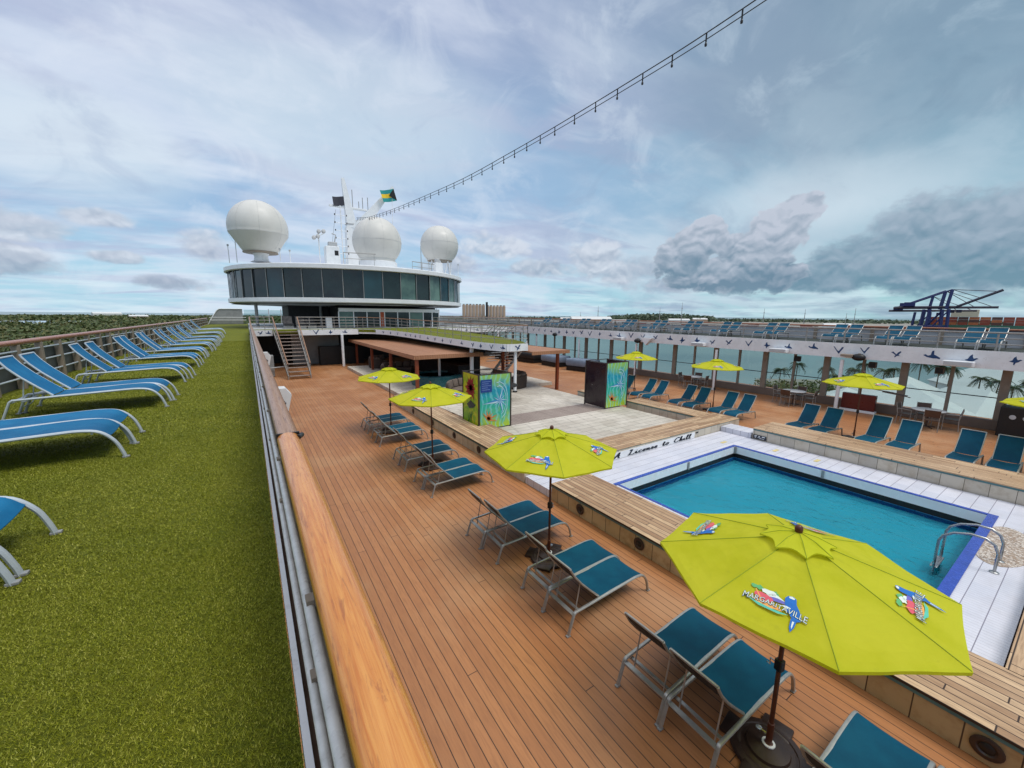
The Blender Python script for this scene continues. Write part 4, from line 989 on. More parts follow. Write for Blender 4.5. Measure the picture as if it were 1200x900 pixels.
# tables, chairs
def chair():
    c = empty('deck_chair')
    MB().bbox(-.23, .23, -.22, .22, .42, .45, .01).build('seat', M_chair, c)
    mb = MB().bbox(-.22, .22, -.245, -.225, .58, .86, .008); mb.v = [(x, y-(z-.45)*.18, z) for x, y, z in mb.v]; mb.build('backrest', M_chair, c)
    for sx in (-1, 1):
        MB().tube([(sx*.23, .2, 0), (sx*.22, .2, .64), (sx*.22, -.2, .66), (sx*.22, -.26, .62)], .014, 6).build('arm_frame', M_railgrey, c, True)
        MB().tube([(sx*.21, -.25, 0), (sx*.21, -.22, .45), (sx*.21, -.30, .88)], .014, 6).build('rear_leg', M_railgrey, c, True)
    return c
def table():
    t = empty('cafe_table')
    MB().lathe([(0, .70), (.50, .70), (.515, .712), (.51, .73), (.48, .738), (0, .74)], 28).build('table_top', M_greypale, t, True)
    MB().lathe([(.035, .03), (.03, .70)], 12).build('pedestal', M_chair, t, True)
    mb = MB()
    for k in range(4):
        a = R(90*k+45); mb.tube([(0, 0, .06), (math.cos(a)*.32, math.sin(a)*.32, .02)], .02, 6)
    mb.build('foot', M_chair, t, True); return t
c0, t0 = chair(), table()
for i, (tx, ty, cs) in enumerate(((22.9, 3.75, [(.62, 200), (.64, 20), (.62, 95), (.65, 290)]), (22.9, 8.6, [(.62, 180), (.62, 0), (.62, 85), (.66, 275)]), (23.0, 14.2, [(.62, 190), (.62, 10), (.6, 90), (.62, 270)]))):
    w_ = ['round table by the glass right of the red board', 'round table by the glass left of the red board', 'round table by the glass at the painted booth end'][i]
    t = copy_tree(t0); t.location = (tx, ty, .004); tag(t, w_, 'table', 'round tables by the starboard glass')
    for j, (d, a) in enumerate(cs):
        c = copy_tree(c0); c.location = (tx+math.cos(R(a))*d, ty+math.sin(R(a))*d, .004); c.rotation_euler = (0, 0, R(a+90+random.uniform(-12, 12)))
        tag(c, ['aft side', 'forward side', 'glass side', 'pool side'][[3, 2, 1, 0][j % 4] if a not in (0, 10, 20, 180, 190, 200) else (2 if a < 90 else 3)]+' bronze chair at the '+w_, 'chair', 'bronze chairs at the round tables')
drop(c0); drop(t0)
# dark red board standing by the glass
rb = empty('red_board', (23.85, 6.25, .004), R(2), 'dark red boxed games board standing by the starboard glass', 'board')
MB().bbox(-.12, .12, -.62, .62, .12, .86, .012).build('red_panel', M_darkred, rb)
MB().bbox(-.16, .16, -.66, .66, .0, .11, .01).build('pale_plinth', M_whiteworn, rb)
mb = MB(); mb.tube([(-.1, -.2, 1.0), (.12, -.9, .92), (.12, -1.5, .78)], .02, 6); mb.box(-.2, .2, -1.3, -.5, .98, 1.0, Matrix.Rotation(R(6), 4, 'X')); 
tag(mb.build('folded_parasol', M_brown, None, False, (24.1, 6.1, .15)), 'folded brown shade leaning by the glass right of the red board', 'parasol')
bb = empty('black_box', (23.9, 1.05, .004), 0, 'tall black cabinet with two small round emblems at the right edge', 'cabinet')
MB().bbox(-.35, .35, -1.3, .95, 0, 1.15, .03).build('cabinet', M_black, bb)
for yy in (.62, .30, -.02):
    MB().lathe([(0, 0), (.085, 0), (.085, .006), (0, .006)], 20, M=Matrix.Translation((-.352, yy, .78)) @ Matrix.Rotation(R(-90), 4, 'Y')).lathe([(.05, .0), (.07, .0), (.07, .012), (.05, .012)], 16, M=Matrix.Translation((-.352, yy, .78)) @ Matrix.Rotation(R(-90), 4, 'Y')).build('round_emblem', M_greypale, bb)

# ------------------------------------------------------------------ painted changing booths on the stage
def art_mat(name, kind):
    m, gg, p, oc, _ = newmat(name)
    x, y, z = gg.xyz(oc); u = gg.m('ADD', x, y)
    n = gg.noise(oc, 1.6, 4, .6, 1.5); zz = gg.m('ADD', z, gg.m('MULTIPLY', gg.m('SUBTRACT', n, .5), 1.3))
    if kind == 0:
        c = gg.mix(gg.ramp(zz, .1, .7), srgb(170, 200, 50), srgb(40, 176, 150)); c = gg.mix(gg.ramp(zz, .8, 1.5), c, srgb(24, 150, 176)); c = gg.mix(gg.ramp(zz, 1.5, 2.1), c, srgb(150, 200, 90))
        w = gg.new('ShaderNodeTexWave'); gg.l.new(oc, w.inputs[0]); w.inputs['Scale'].default_value = 1.5; w.inputs['Distortion'].default_value = 9; w.inputs['Detail'].default_value = 3
        c = gg.mix(gg.m('MULTIPLY', gg.ramp(w.outputs['Fac'], .70, .9), .5), c, srgb(130, 210, 220))
    else:
        c = gg.mix(gg.ramp(n, .4, .6), srgb(206, 206, 40), srgb(120, 180, 40)); c = gg.mix(gg.ramp(zz, 1.7, 2.4), c, srgb(226, 190, 60))
    gg.l.new(c, p.inputs['Base Color']); p.inputs['Roughness'].default_value = .3; return m
M_art0, M_art1 = art_mat('sea_mural', 0), art_mat('flower_mural', 1)
MA = {n: mat('mural_'+n, srgb(*c), .35, 0, .12, 5) for n, c in (('pale', (190, 224, 236)), ('blue', (60, 140, 200)), ('orange', (214, 130, 70)), ('red', (156, 26, 44)), ('dark', (30, 60, 70)), ('green', (40, 120, 60)), ('sign', (30, 66, 140)), ('line', (130, 160, 210)))}
def mural(parent, Mx, w, h, kind, seed):
    q = random.Random(seed)
    def L(name, polys, mt, d): 
        m_ = MB()
        for pts in polys: m_.poly([(a, b, d) for a, b in pts], Mx)
        m_.build(name, mt, parent)
    if kind == 0:
        star = []
        cx, cy = w*.66, h*.50
        for a, l, ww in ((185, .80, .13), (150, .34, .07), (75, .62, .09), (110, .40, .05), (40, .34, .05), (0, .36, .08), (-40, .42, .06), (-75, .60, .09), (-110, .38, .05), (-150, .36, .06)):
            ca, sa = math.cos(R(a)), math.sin(R(a)); px, py = -sa*ww*.5, ca*ww*.5
            ex = min(max(cx+ca*l, .05), w-.05); ey = cy+sa*l
            star.append(([(cx, cy), (cx+ca*l*.22+px, cy+sa*l*.22+py), (ex, ey)], [(cx, cy), (ex, ey), (cx+ca*l*.22-px, cy+sa*l*.22-py)]))
        L('star_light_print', [s[0] for s in star], MA['pale'], .006); L('star_blue_print', [s[1] for s in star], MA['blue'], .0075)
        fish = []
        for a in (75, 100, 130, 20, -15, 50):
            ca, sa = math.cos(R(a)), math.sin(R(a)); l = q.uniform(.3, .5); o_ = (w*.26, h*.16)
            fish.append([(o_[0]-sa*.05, o_[1]+ca*.05), (o_[0]+ca*l, o_[1]+sa*l), (o_[0]+sa*.05, o_[1]-ca*.05)])
        L('starfish_print', [[(min(max(a, .03), w-.03), max(b, .03)) for a, b in f] for f in fish], MA['orange'], .009)
        arc = []
        for r_ in (.55, .70):
            for i in range(8):
                a = R(-70+i*22); b_ = R(-70+(i+1)*22)
                pts = [(cx-.05+math.cos(a)*r_*.55, cy+math.sin(a)*r_), (cx-.05+math.cos(b_)*r_*.55, cy+math.sin(b_)*r_), (cx-.05+math.cos(b_)*(r_+.03)*.55, cy+math.sin(b_)*(r_+.03)), (cx-.05+math.cos(a)*(r_+.03)*.55, cy+math.sin(a)*(r_+.03))]
                if all(.03 < p[0] < w-.03 and .03 < p[1] < h-.03 for p in pts): arc.append(pts)
        L('swirl_print', arc, MA['pale'], .0105)
    else:
        pet = []
        cx, cy = w*.52, h*.74
        for a in range(0, 360, 30):
            ca, sa = math.cos(R(a)), math.sin(R(a)); l = q.uniform(.42, .60)*(.8 if abs(ca) > .7 else 1)
            pet.append([(cx-sa*.035, cy+ca*.035), (min(max(cx+ca*l*.6-sa*.10, .03), w-.03), cy+sa*l*.6+ca*.10), (min(max(cx+ca*l, .03), w-.03), cy+sa*l), (min(max(cx+ca*l*.6+sa*.06, .03), w-.03), cy+sa*l*.6-ca*.06), (cx+sa*.035, cy-ca*.035)])
        L('red_flower_print', pet, MA['red'], .006)
        L('shadow_leaf_print', [[(w*.25, h*.40), (w*.5, h*.50), (w*.85, h*.44), (w*.7, h*.37), (w*.4, h*.33)]], MA['dark'], .0075)
        L('leaf_print', [[(w*.3+i*.13, .06), (w*.42+i*.13, h*.10+i*.2), (w*.30+i*.15, h*.27), (w*.36+i*.1, h*.12)] for i in range(3)], MA['green'], .009)
def booth(loc, w, d, h, label, mural_side, closed):
    b = empty('changing_booth', loc, 0, label, 'booth')
    t = .035
    for k, (x, y) in enumerate(((0, 0), (w, 0), (0, d), (w, d))):
        MB().bbox(x-.03, x+.03, y-.03, y+.03, 0, h+.04, .005).build('corner_post', M_wicker, b)
    aft = MB().box(.03, w-.03, -.016, .016, .05, h).build('aft_panel', M_art0, b)
    side = MB().box(-.016, .016, .03, d-.03, .05, h).build('port_panel', M_art1 if mural_side else M_screen, b)
    MB().box(w-.016, w+.016, .03, d-.03, .05, h).build('starboard_panel', M_screen, b)
    if closed: MB().box(.03, w-.03, d-.016, d+.016, .05, h).build('forward_panel', M_screen, b)
    mb = MB()
    for (x0, x1, y0, y1) in ((0, w, -.02, .02), (0, w, d-.02, d+.02), (-.02, .02, 0, d), (w-.02, w+.02, 0, d)): mb.box(x0, x1, y0, y1, h+.005, h+.035)
    mb.build('top_frame', M_wicker, b)
    mural(aft, frame((.04, -.017, .08), (1, 0, 0), (0, 0, 1)), w-.08, h-.1, 0, 3)
    if mural_side:
        mural(side, frame((-.017, d-.04, .08), (0, -1, 0), (0, 0, 1)), d-.08, h-.1, 1, 4)
        sgn = MB().box(.06, .52, -.045, -.022, h-.62, h-.16).build('blue_notice', MA['sign'], b)
        mb = MB()
        for i in range(5): mb.box(.10, .10+[.36, .28, .38, .24, .34][i], -.0475, -.0455, h-.24-i*.075, h-.226-i*.075)
        mb.build('notice_lines', MA['line'], sgn)
    else:
        MB().box(-.03, -.018, d*.62, d*.66, 1.0, 1.02).build('latch', M_steel, b)
    return b
booth((6.74, 12.34, FZ+.003), 1.36, 1.25, 2.05, 'booth with red flower and blue star mural and blue notice near the port bench', True, False)
booth((13.27, 12.36, FZ+.012), 1.42, 1.30, 2.08, 'booth with dark purple side and blue star mural at the starboard end of the stage', False, False)

# ------------------------------------------------------------------ forward: pergola, balcony, front deck, stairs
pg = empty('pergola', (0, 0, 0), 0, 'brown boarded pergola roof over the port lounge seating', 'pergola')
mb = MB(); mb.prism([(7.35, 20.7), (11.6, 20.7), (11.6, 37.5), (7.35, 37.5)], 2.12, 2.20); mb.build('roof_boards', M_roofwood, pg)
mb = MB(); mb.box(7.32, 7.40, 20.66, 37.5, 1.98, 2.118); mb.box(7.41, 11.6, 20.66, 20.74, 1.98, 2.118)
for y in (24, 28, 32): mb.box(7.41, 11.6, y, y+.06, 2.0, 2.116)
mb.build('edge_beam', M_roofwood, pg)
for x, y in ((7.55, 20.9), (7.7, 26.2), (7.7, 31), (7.8, 36.6)):
    MB().bbox(x-.085, x+.085, y-.085, y+.085, FZ+.003 if y < 33.9 else .004, 1.98, .01).build('post', M_post, pg)
tag(pg)
pg2 = empty('side_pergola', (0, 0, 0), 0, 'small brown pergola roof beyond the balcony above the stage', 'pergola')
MB().box(12.9, 15.6, 17.55, 24, 2.36, 2.43).build('roof_boards', M_roofwood, pg2)
mb = MB(); mb.box(12.9, 15.62, 17.48, 17.545, 2.24, 2.43); mb.box(15.56, 15.62, 17.55, 24, 2.24, 2.356); mb.build('edge_beam', M_roofwood, pg2)
for x, y in ((15.3, 18.2), (12.95, 20.6), (15.3, 23.8)):
    MB().bbox(x-.08, x+.08, y-.08, y+.08, (.004 if y < 19.5 and x > 14.5 else FZ+.003), 2.24, .01).build('post', M_post, pg2)

# curved grass balcony
bal = empty('turf_balcony', (0, 0, 0), 0, 'curved balcony with artificial turf and white face painted with birds', 'balcony')
def bz(y): return 2.85+.25*(y-18)/18
edge = [(12.75, 17.75), (12.44, 17.8), (11.9, 17.72), (11.3, 17.95), (10.95, 18.9), (10.72, 20.2), (10.55, 22.8), (10.42, 25.0), (10.32, 27.5), (10.1, 31.0), (9.7, 33.5), (8.9, 35.2), (7.9, 35.95)]
inner = [(7.9, 38), (15.2, 38), (15.0, 30), (14.6, 24), (13.6, 19.5)]
E_ = [(p.x, p.y) for p in spline(edge, 4)]
poly = E_+inner
from mathutils.geometry import tessellate_polygon
def polyslab(poly, zf, th, name, mt, parent):
    tri = tessellate_polygon([[Vector((x, y, 0)) for x, y in poly]]); n = len(poly)
    mb = MB(); mb.add([(x, y, zf(y)) for x, y in poly]+[(x, y, zf(y)-th) for x, y in poly], [tuple(t) for t in tri]+[tuple(i+n for i in t) for t in tri]+[(i, (i+1) % n, n+(i+1) % n, n+i) for i in range(n)])
    return mb.build(name, mt, parent)
polyslab(poly, bz, .22, 'turf_top', M_turf, bal)
def facestrip(pts, zf, top, bot, name, mt, parent, outset=.02):
    mb = MB()
    for i in range(len(pts)-1):
        a, b_ = Vector((*pts[i], 0)), Vector((*pts[i+1], 0)); t = (b_-a).normalized(); nn = Vector((t.y, -t.x, 0))
        # outward is away from the balcony centre
        if nn.dot(Vector((13, 28, 0))-a) > 0: nn = -nn
        a2, b2 = a+nn*outset, b_+nn*outset; a3, b3 = a+nn*(outset+.05), b_+nn*(outset+.05)
        za, zb = zf(a.y), zf(b_.y)
        mb.add([(a2.x, a2.y, za+bot), (b2.x, b2.y, zb+bot), (b2.x, b2.y, zb+top), (a2.x, a2.y, za+top), (a3.x, a3.y, za+bot), (b3.x, b3.y, zb+bot), (b3.x, b3.y, zb+top), (a3.x, a3.y, za+top)],
               [(0, 3, 2, 1), (4, 5, 6, 7), (3, 7, 6, 2), (0, 1, 5, 4), (0, 4, 7, 3), (1, 2, 6, 5)])
    return mb.build(name, mt, parent)
facestrip(E_, bz, .03, -.36, 'white_face', M_white, bal)
acc = 0; last = None; k = 0
for i in range(1, len(E_)-1):
    a, b_ = Vector((*E_[i], 0)), Vector((*E_[i+1], 0)); acc += (b_-a).length
    if acc > .78:
        acc = 0; t = (b_-a).normalized(); nn = Vector((t.y, -t.x, 0))
        if nn.dot(Vector((13, 28, 0))-a) > 0: nn = -nn
        p_ = a+nn*.078; right_ = Vector((0, 0, 1)).cross(-nn)*-1
        bird(bal, frame((p_.x, p_.y, bz(p_.y)-.17), (-nn.y, nn.x, 0), (0, 0, 1)), .32 if k else .42, k); k += 1
MB().tube([(12.05, 17.9, FZ+.003), (12.05, 17.9, bz(18)-.37)], .085, 14).build('white_post', M_white, bal, True)
MB().tube([(11.0, 21.0, FZ+.003), (11.0, 21.0, bz(21)-.22)], .12, 14).build('white_post', M_white, bal, True)
MB().tube([(9.6, 22.6, FZ+.003), (9.6, 22.6, 2.1)], .08, 12).tube([(10.3, 28.5, FZ+.003), (10.3, 28.5, 2.1)], .08, 12).build('inner_post', M_white, bal, True)
MB().lathe([(.0, 0), (.13, 0), (.13, .06), (.09, .08), (0, .08)], 14, (12.05, 17.9, FZ+.004)).build('post_foot', M_black, bal, True)
br = empty('balcony_railing', (0, 0, 0), 0, 'grey railing following the curved edge of the turf balcony', 'railing')
def railing(path, zf, h, levels, parent, step, rr=.018, toprad=.028, topmat=None):
    P_ = [Vector((x, y, zf(y))) for x, y in path]
    for L_ in levels: MB().tube([(p.x, p.y, p.z+L_) for p in P_], rr, 6).build('rail', M_railgrey, parent, True)
    MB().tube([(p.x, p.y, p.z+h) for p in P_], toprad, 8).build('top_rail', topmat or M_railgrey, parent, True)
    acc = step
    for i in range(len(P_)-1):
        L_ = (P_[i+1]-P_[i]).length; s = 0
        while s+(step-acc) <= L_:
            s += step-acc; acc = 0; p = P_[i].lerp(P_[i+1], s/L_)
            MB().tube([(p.x, p.y, p.z-.10), (p.x, p.y, p.z+h)], .020, 6).build('post', M_railgrey, parent, True)
        acc += L_-s
railing([(x, y) for x, y in E_], bz, 1.02, (.30, .55, .80), br, 1.05, topmat=M_teakold)
railing([(12.75, 17.75), (13.6, 19.5), (14.6, 24), (15.0, 30), (15.2, 37)], bz, 1.02, (.3, .55, .8), br, 1.5)
bs_ = empty('balcony_stairs', (13.3, 19.6, 0), 0, 'white stairs leading down beside the side pergola', 'stairs')
mb = MB()
for k in range(11): mb.box(0, .9, 2.9-k*.26, 3.15-k*.26, .26+k*.235, .30+k*.235)
mb.build('tread', M_white, bs_)
for sx in (-.04, .94): MB().add([(sx, .2, .2), (sx+.05, .2, .2), (sx+.05, .45, .2), (sx, .45, .2), (sx, 3.1, 2.85), (sx+.05, 3.1, 2.85), (sx+.05, 3.35, 2.85), (sx, 3.35, 2.85)][:0] or [(sx, 3.2, .2), (sx+.05, 3.2, .2), (sx+.05, 3.2, .45), (sx, 3.2, .45), (sx, .3, 2.62), (sx+.05, .3, 2.62), (sx+.05, .3, 2.87), (sx, .3, 2.87)], [(0, 1, 2, 3), (4, 7, 6, 5), (0, 4, 5, 1), (3, 2, 6, 7), (0, 3, 7, 4), (1, 5, 6, 2)]).build('stringer', M_white, bs_)
# steel stairs seen as slanting lines on the far side of the balcony
st2 = empty('upper_stairs', (15.6, 24.0, 0), 0, 'open steel stairs with slanting rails beyond the turf balcony', 'stairs')
for k in range(7): MB().tube([(0, -1.2+.55*k, 3.9), (0, 1.2+.55*k, 2.55)], .022, 6).build('slanting_rail', M_railgrey, st2, True)
mb = MB()
for k in range(9): mb.box(-.05, .9, 1.0+k*.26, 1.24+k*.26, 2.7-k*.24, 2.73-k*.24)
mb.build('tread', M_railgrey, st2)

# front deck over the pool deck
fd = empty('front_deck', (0, 0, 0), 0, 'white edged front deck with turf strip above the covered bar', 'deck')
MB().box(.05, 23.4, 36.05, 38.5, 2.80, 3.10).build('turf_top', M_turf, fd)
MB().box(.05, 23.4, 38.51, 62, 2.80, 3.095).build('grey_bounce_floor', M_greypale, fd)  # grey floor added so the turf throws no green bounce on the lounge
mb = MB(); mb.box(.32, 1.55, 35.98, 36.045, 2.68, 3.13); mb.box(3.3, 7.9, 35.98, 36.045, 2.68, 3.13); mb.box(15.2, 23.4, 35.98, 36.045, 2.68, 3.13); mb.build('white_face', M_white, fd)
for k, (x, s_) in enumerate(((.75, .38), (1.25, .38), (4.6, .5), (5.7, .4), (6.8, .42), (16.2, .4), (17.2, .4), (18.3, .4), (19.5, .4))):
    bird(fd, frame((x, 35.974, 2.90), (1, 0, 0), (0, 0, 1)), s_, (0, 1, 2, 3, 1, 0, 2, 3, 1)[k])
MB().tube([(6.56, 36.0, .004), (6.56, 36.0, 2.68)], .11, 12).build('white_post', M_white, fd, True)
for x in (18, 22): MB().tube([(x, 36.0, .004), (x, 36.0, 2.68)], .11, 12).build('white_post', M_white, fd, True)
fr = empty('front_deck_railing', (0, 0, 0), 0, 'grey railing along the edge of the front deck either side of the stairs', 'railing')
for seg in ([(.15, 35.99), (1.7, 35.99)], [(3.25, 35.99), (8.0, 35.99)], [(15.2, 35.99), (23.4, 35.99)]):
    railing(seg, lambda y: 3.14, .98, (.25, .5, .74), fr, .92)
fs_ = empty('port_stairs', (0, 0, 0), 0, 'open wooden tread stairs from the pool deck up to the front deck', 'stairs')
N_ = 13
for k in range(N_):
    t = k/(N_-1); y = 30.3+(35.7-30.3)*t; z = .22+(3.0-.22)*t
    MB().bbox(2.05-.38*t, 3.32-.05*t, y, y+.30, z-.045, z, .006).build('tread', M_greywood, fs_)
for (xa, xb) in ((2.0, 1.62), (3.36, 3.30)):
    MB().add([(xa-.04, 30.2, 0.004), (xa+.01, 30.2, 0.004), (xb+.01, 35.9, 2.85), (xb-.04, 35.9, 2.85), (xa-.04, 30.2, .26), (xa+.01, 30.2, .26), (xb+.01, 35.9, 3.1), (xb-.04, 35.9, 3.1)], [(0, 3, 2, 1), (4, 5, 6, 7), (0, 1, 5, 4), (3, 7, 6, 2), (0, 4, 7, 3), (1, 2, 6, 5)]).build('stringer', M_railgrey, fs_)
    MB().tube([(xa, 30.3, 1.05), (xb, 35.9, 4.12)], .040, 8).build('handrail', M_teakold, fs_, True)
    MB().tube([(xa, 30.3, .55), (xb, 35.9, 3.6)], .018, 6).build('mid_rail', M_railgrey, fs_, True)
    for k in range(5):
        t = k/4; MB().tube([(xa+(xb-xa)*t, 30.35+5.4*t, .1+2.8*t), (xa+(xb-xa)*t, 30.35+5.4*t, 1.07+3.0*t)], .018, 6).build('rail_post', M_railgrey, fs_, True)

# covered space under the front deck
cb = empty('covered_bar', (0, 0, 0), 0, 'dark covered area and pale wall beneath the front deck', 'bar')
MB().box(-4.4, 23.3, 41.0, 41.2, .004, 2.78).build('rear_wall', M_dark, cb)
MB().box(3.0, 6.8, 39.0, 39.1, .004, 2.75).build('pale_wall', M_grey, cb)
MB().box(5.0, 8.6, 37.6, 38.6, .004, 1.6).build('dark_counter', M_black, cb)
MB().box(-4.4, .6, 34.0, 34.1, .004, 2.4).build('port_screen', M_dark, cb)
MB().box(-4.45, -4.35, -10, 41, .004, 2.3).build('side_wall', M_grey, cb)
# grey machine by the foot of the stairs
gm = empty('exercise_machine', (.95, 32.5, .004), 0, 'pale grey machine in the shade left of the stairs', 'machine')
MB().bbox(-.35, .35, -.3, .3, 0, 1.5, .04).build('body', M_grey, gm); MB().tube([(-.3, -.4, .6), (1.0, -.5, .7)], .04, 8).build('arm', M_greypale, gm, True)
for i, (x, y, z) in enumerate(((.62, 14.0, 2.0), (.62, 26.5, 2.1))):
    lb = empty('white_equipment_box', (x, y, z), 0, ['white angled box with a small dark mark hung inboard of the handrail', 'small white angled box farther forward beside the handrail'][i], 'equipment box', 'white boxes inboard of the handrail')
    mb = MB(); p_ = [(-.30, .10), (.18, .10), (.34, -.12), (.22, -.62), (-.05, -.80), (-.30, -.80)]
    mb.add([(a, 0, b_) for a, b_ in p_]+[(a, .5, b_) for a, b_ in p_], [tuple(range(6)), tuple(reversed(range(6, 12)))]+[(j, (j+1) % 6, 6+(j+1) % 6, 6+j) for j in range(6)]).build('housing', M_whiteworn, lb)
    MB().box(.08, .17, -.012, -.003, -.40, -.34).box(.06, .14, -.012, -.003, -.32, -.29).build('dark_mark', M_ink, lb)
    MB().box(-.62, -.30, .1, .4, -.1, .0).build('bracket', M_railgrey, lb)

# lounge seating and hot tub below the pergola
def sofa(loc, rz, r_in, r_out, arc, label, backs=8):
    s = empty('curved_sofa', loc, rz, label, 'sofa', 'curved wicker sofas under the pergolas')
    def seg(r0, r1, z0, z1, nm, mt, a0=-arc/2, a1=arc/2):
        n = 14; vs = []; fs = []
        for i in range(n+1):
            a = R(a0+(a1-a0)*i/n); c_, s2 = math.cos(a), math.sin(a)
            vs += [(c_*r0, s2*r0, z0), (c_*r1, s2*r1, z0), (c_*r1, s2*r1, z1), (c_*r0, s2*r0, z1)]
        for i in range(n):
            for j in range(4): fs.append((i*4+j, i*4+(j+1) % 4, i*4+4+(j+1) % 4, i*4+4+j))
        fs += [(0, 1, 2, 3), (n*4+3, n*4+2, n*4+1, n*4)]
        MB().add(vs, fs).build(nm, mt, s)
    seg(r_in, r_out, .0, .30, 'wicker_base', M_wicker); seg(r_in+.02, r_out-.1, .302, .44, 'seat_cushion', M_brown); seg(r_out-.08, r_out+.02, .302, .72, 'back_frame', M_wicker)
    for k in range(backs):
        a0 = -arc/2+arc*(k+.05)/backs; a1 = -arc/2+arc*(k+.95)/backs; am = R((a0+a1)/2)
        wd_ = R(a1-a0)*(r_out-.2)/2
        Mx = Matrix.Translation((math.cos(am)*(r_out-.20), math.sin(am)*(r_out-.20), .44)) @ Matrix.Rotation(am, 4, 'Z') @ Matrix.Rotation(R(14), 4, 'Y')
        MB().bbox(-.08, .08, -wd_, wd_, .01, .42, .05, Mx).build('back_cushion', M_brown, s, True)
    return s
sofa((9.6, 17.6, FZ+.003), R(270+180), .65, 1.65, 150, 'curved brown cushioned sofa behind the flower mural booth', 8)
sofa((12.6, 19.8, FZ+.003), R(-35), .5, 1.3, 130, 'curved grey brown sofa right of the white balcony post', 5)
sofa((8.9, 27.0, FZ+.003), R(110), .7, 1.6, 150, 'curved sofa in the shade deep under the port pergola', 7)
sofa((9.4, 32.4, FZ+.003), R(160), .7, 1.6, 140, 'farthest curved sofa beneath the port pergola', 7)
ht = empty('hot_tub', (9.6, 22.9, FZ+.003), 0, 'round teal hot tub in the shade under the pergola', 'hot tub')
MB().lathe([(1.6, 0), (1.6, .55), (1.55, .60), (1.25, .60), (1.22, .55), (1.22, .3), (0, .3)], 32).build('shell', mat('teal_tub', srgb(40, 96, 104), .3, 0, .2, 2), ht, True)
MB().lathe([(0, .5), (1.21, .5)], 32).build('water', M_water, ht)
dk = empty('bar_counter', (11.0, 26.5, FZ+.003), 0, 'long dark bar counter in the shade under the turf balcony', 'bar counter')  # pergola shade put into the dark counter and shelf colours
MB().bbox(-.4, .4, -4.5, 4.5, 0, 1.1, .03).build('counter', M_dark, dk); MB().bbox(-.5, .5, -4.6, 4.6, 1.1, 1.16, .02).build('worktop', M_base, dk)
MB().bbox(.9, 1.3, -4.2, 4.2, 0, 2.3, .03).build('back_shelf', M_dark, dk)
ct = empty('coffee_table', (9.5, 18.6, FZ+.003), 0, 'low black round table among the sofas', 'table')
MB().lathe([(0, .30), (.45, .30), (.46, .34), (0, .345)], 20).build('table_top', M_black, ct, True); MB().lathe([(.05, .0), (.05, .30)], 10).build('pedestal', M_black, ct, True)
tb = empty('dark_bar_table', (10.4, 16.6, FZ+.003), 0, 'black rimmed round table behind the port booth', 'table')
MB().lathe([(0, .70), (.75, .70), (.77, .74), (.74, .78), (0, .78)], 24).build('table_top', M_black, tb, True); MB().lathe([(.10, 0), (.08, .70)], 12).build('pedestal', M_black, tb, True)
# grey covered boats / piano-like covered units along the far glass
for i, (x, y) in enumerate(((22.6, 27.2), (22.4, 30.6), (22.5, 23.6), (21.8, 33.8))):
    cv = empty('covered_lounge_set', (x, y, .004), R(8*i), 'grey canvas covered furniture by the far starboard glass, '+['second from the booth', 'third from the booth', 'closest to the booth', 'farthest forward'][i], 'covered furniture', 'canvas covered furniture by the far glass')
    mb = MB().bbox(-.8, .8, -1.2, 1.2, .35, .95, .16); mb.v = [(a*(1+.10*math.sin(b_*5)), b_, c_+.06*math.sin(a*4+b_*3)) for a, b_, c_ in mb.v]; mb.build('canvas_cover', mat('grey_blue_canvas', srgb(120, 136, 156), .8, 0, .2, 3) if i % 2 == 0 else M_dark, cv, True)
    MB().bbox(-.7, .7, -1.1, 1.1, .0, .36, .02).build('base', M_black, cv)

# ------------------------------------------------------------------ round lounge building with radomes and mast
lb = empty('lounge_building', (11, 50, 0), 0, 'white oval observation lounge with band of dark windows above the front deck', 'building')
EA, EB = 12.35, 11.2
def ell(t, ka=1.0): return (EA*ka*math.cos(t), EB*ka*math.sin(t))
def band(k0, z0, k1, z1, name, mt, n=96, parent=lb):
    vs = []; fs = []
    for i in range(n):
        t = 2*math.pi*i/n; a, b_ = ell(t, k0); c_, d = ell(t, k1); vs += [(a, b_, z0), (c_, d, z1)]
    for i in range(n): j = (i+1) % n; fs.append((2*i, 2*j, 2*j+1, 2*i+1))
    return MB().add(vs, fs).build(name, mt, parent, True)
def disc(k, z, name, mt):
    n = 96; return MB().add([(*ell(2*math.pi*i/n, k), z) for i in range(n)], [tuple(range(n))]).build(name, mt, lb)
# roof edge
pr_ = [(1.00, 8.36), (1.016, 8.42), (1.016, 8.76), (1.00, 8.83), (.80, 9.06), (.0, 9.35)]
mb = MB(); n = 96; vs = []; fs = []
for k, z in pr_: vs += [(*ell(2*math.pi*i/n, k), z) for i in range(n)]
for r_ in range(len(pr_)-1):
    for i in range(n): fs.append((r_*n+i, r_*n+(i+1) % n, (r_+1)*n+(i+1) % n, (r_+1)*n+i))
MB().add(vs, fs).build('roof', M_white, lb, True)
pr_ = [(.985, 5.84), (1.008, 5.80), (1.008, 5.46), (.99, 5.38), (.70, 5.20), (.0, 5.10)]
vs = []; fs = []
for k, z in pr_: vs += [(*ell(2*math.pi*i/n, k), z) for i in range(n)]
for r_ in range(len(pr_)-1):
    for i in range(n): fs.append((r_*n+i, (r_+1)*n+i, (r_+1)*n+(i+1) % n, r_*n+(i+1) % n))
MB().add(vs, fs).build('overhang_edge', M_white, lb, True)
disc(.99, 5.30, 'underside', M_grey).location = (0, 0, -.0)
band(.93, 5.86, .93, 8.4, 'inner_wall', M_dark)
NW = 44
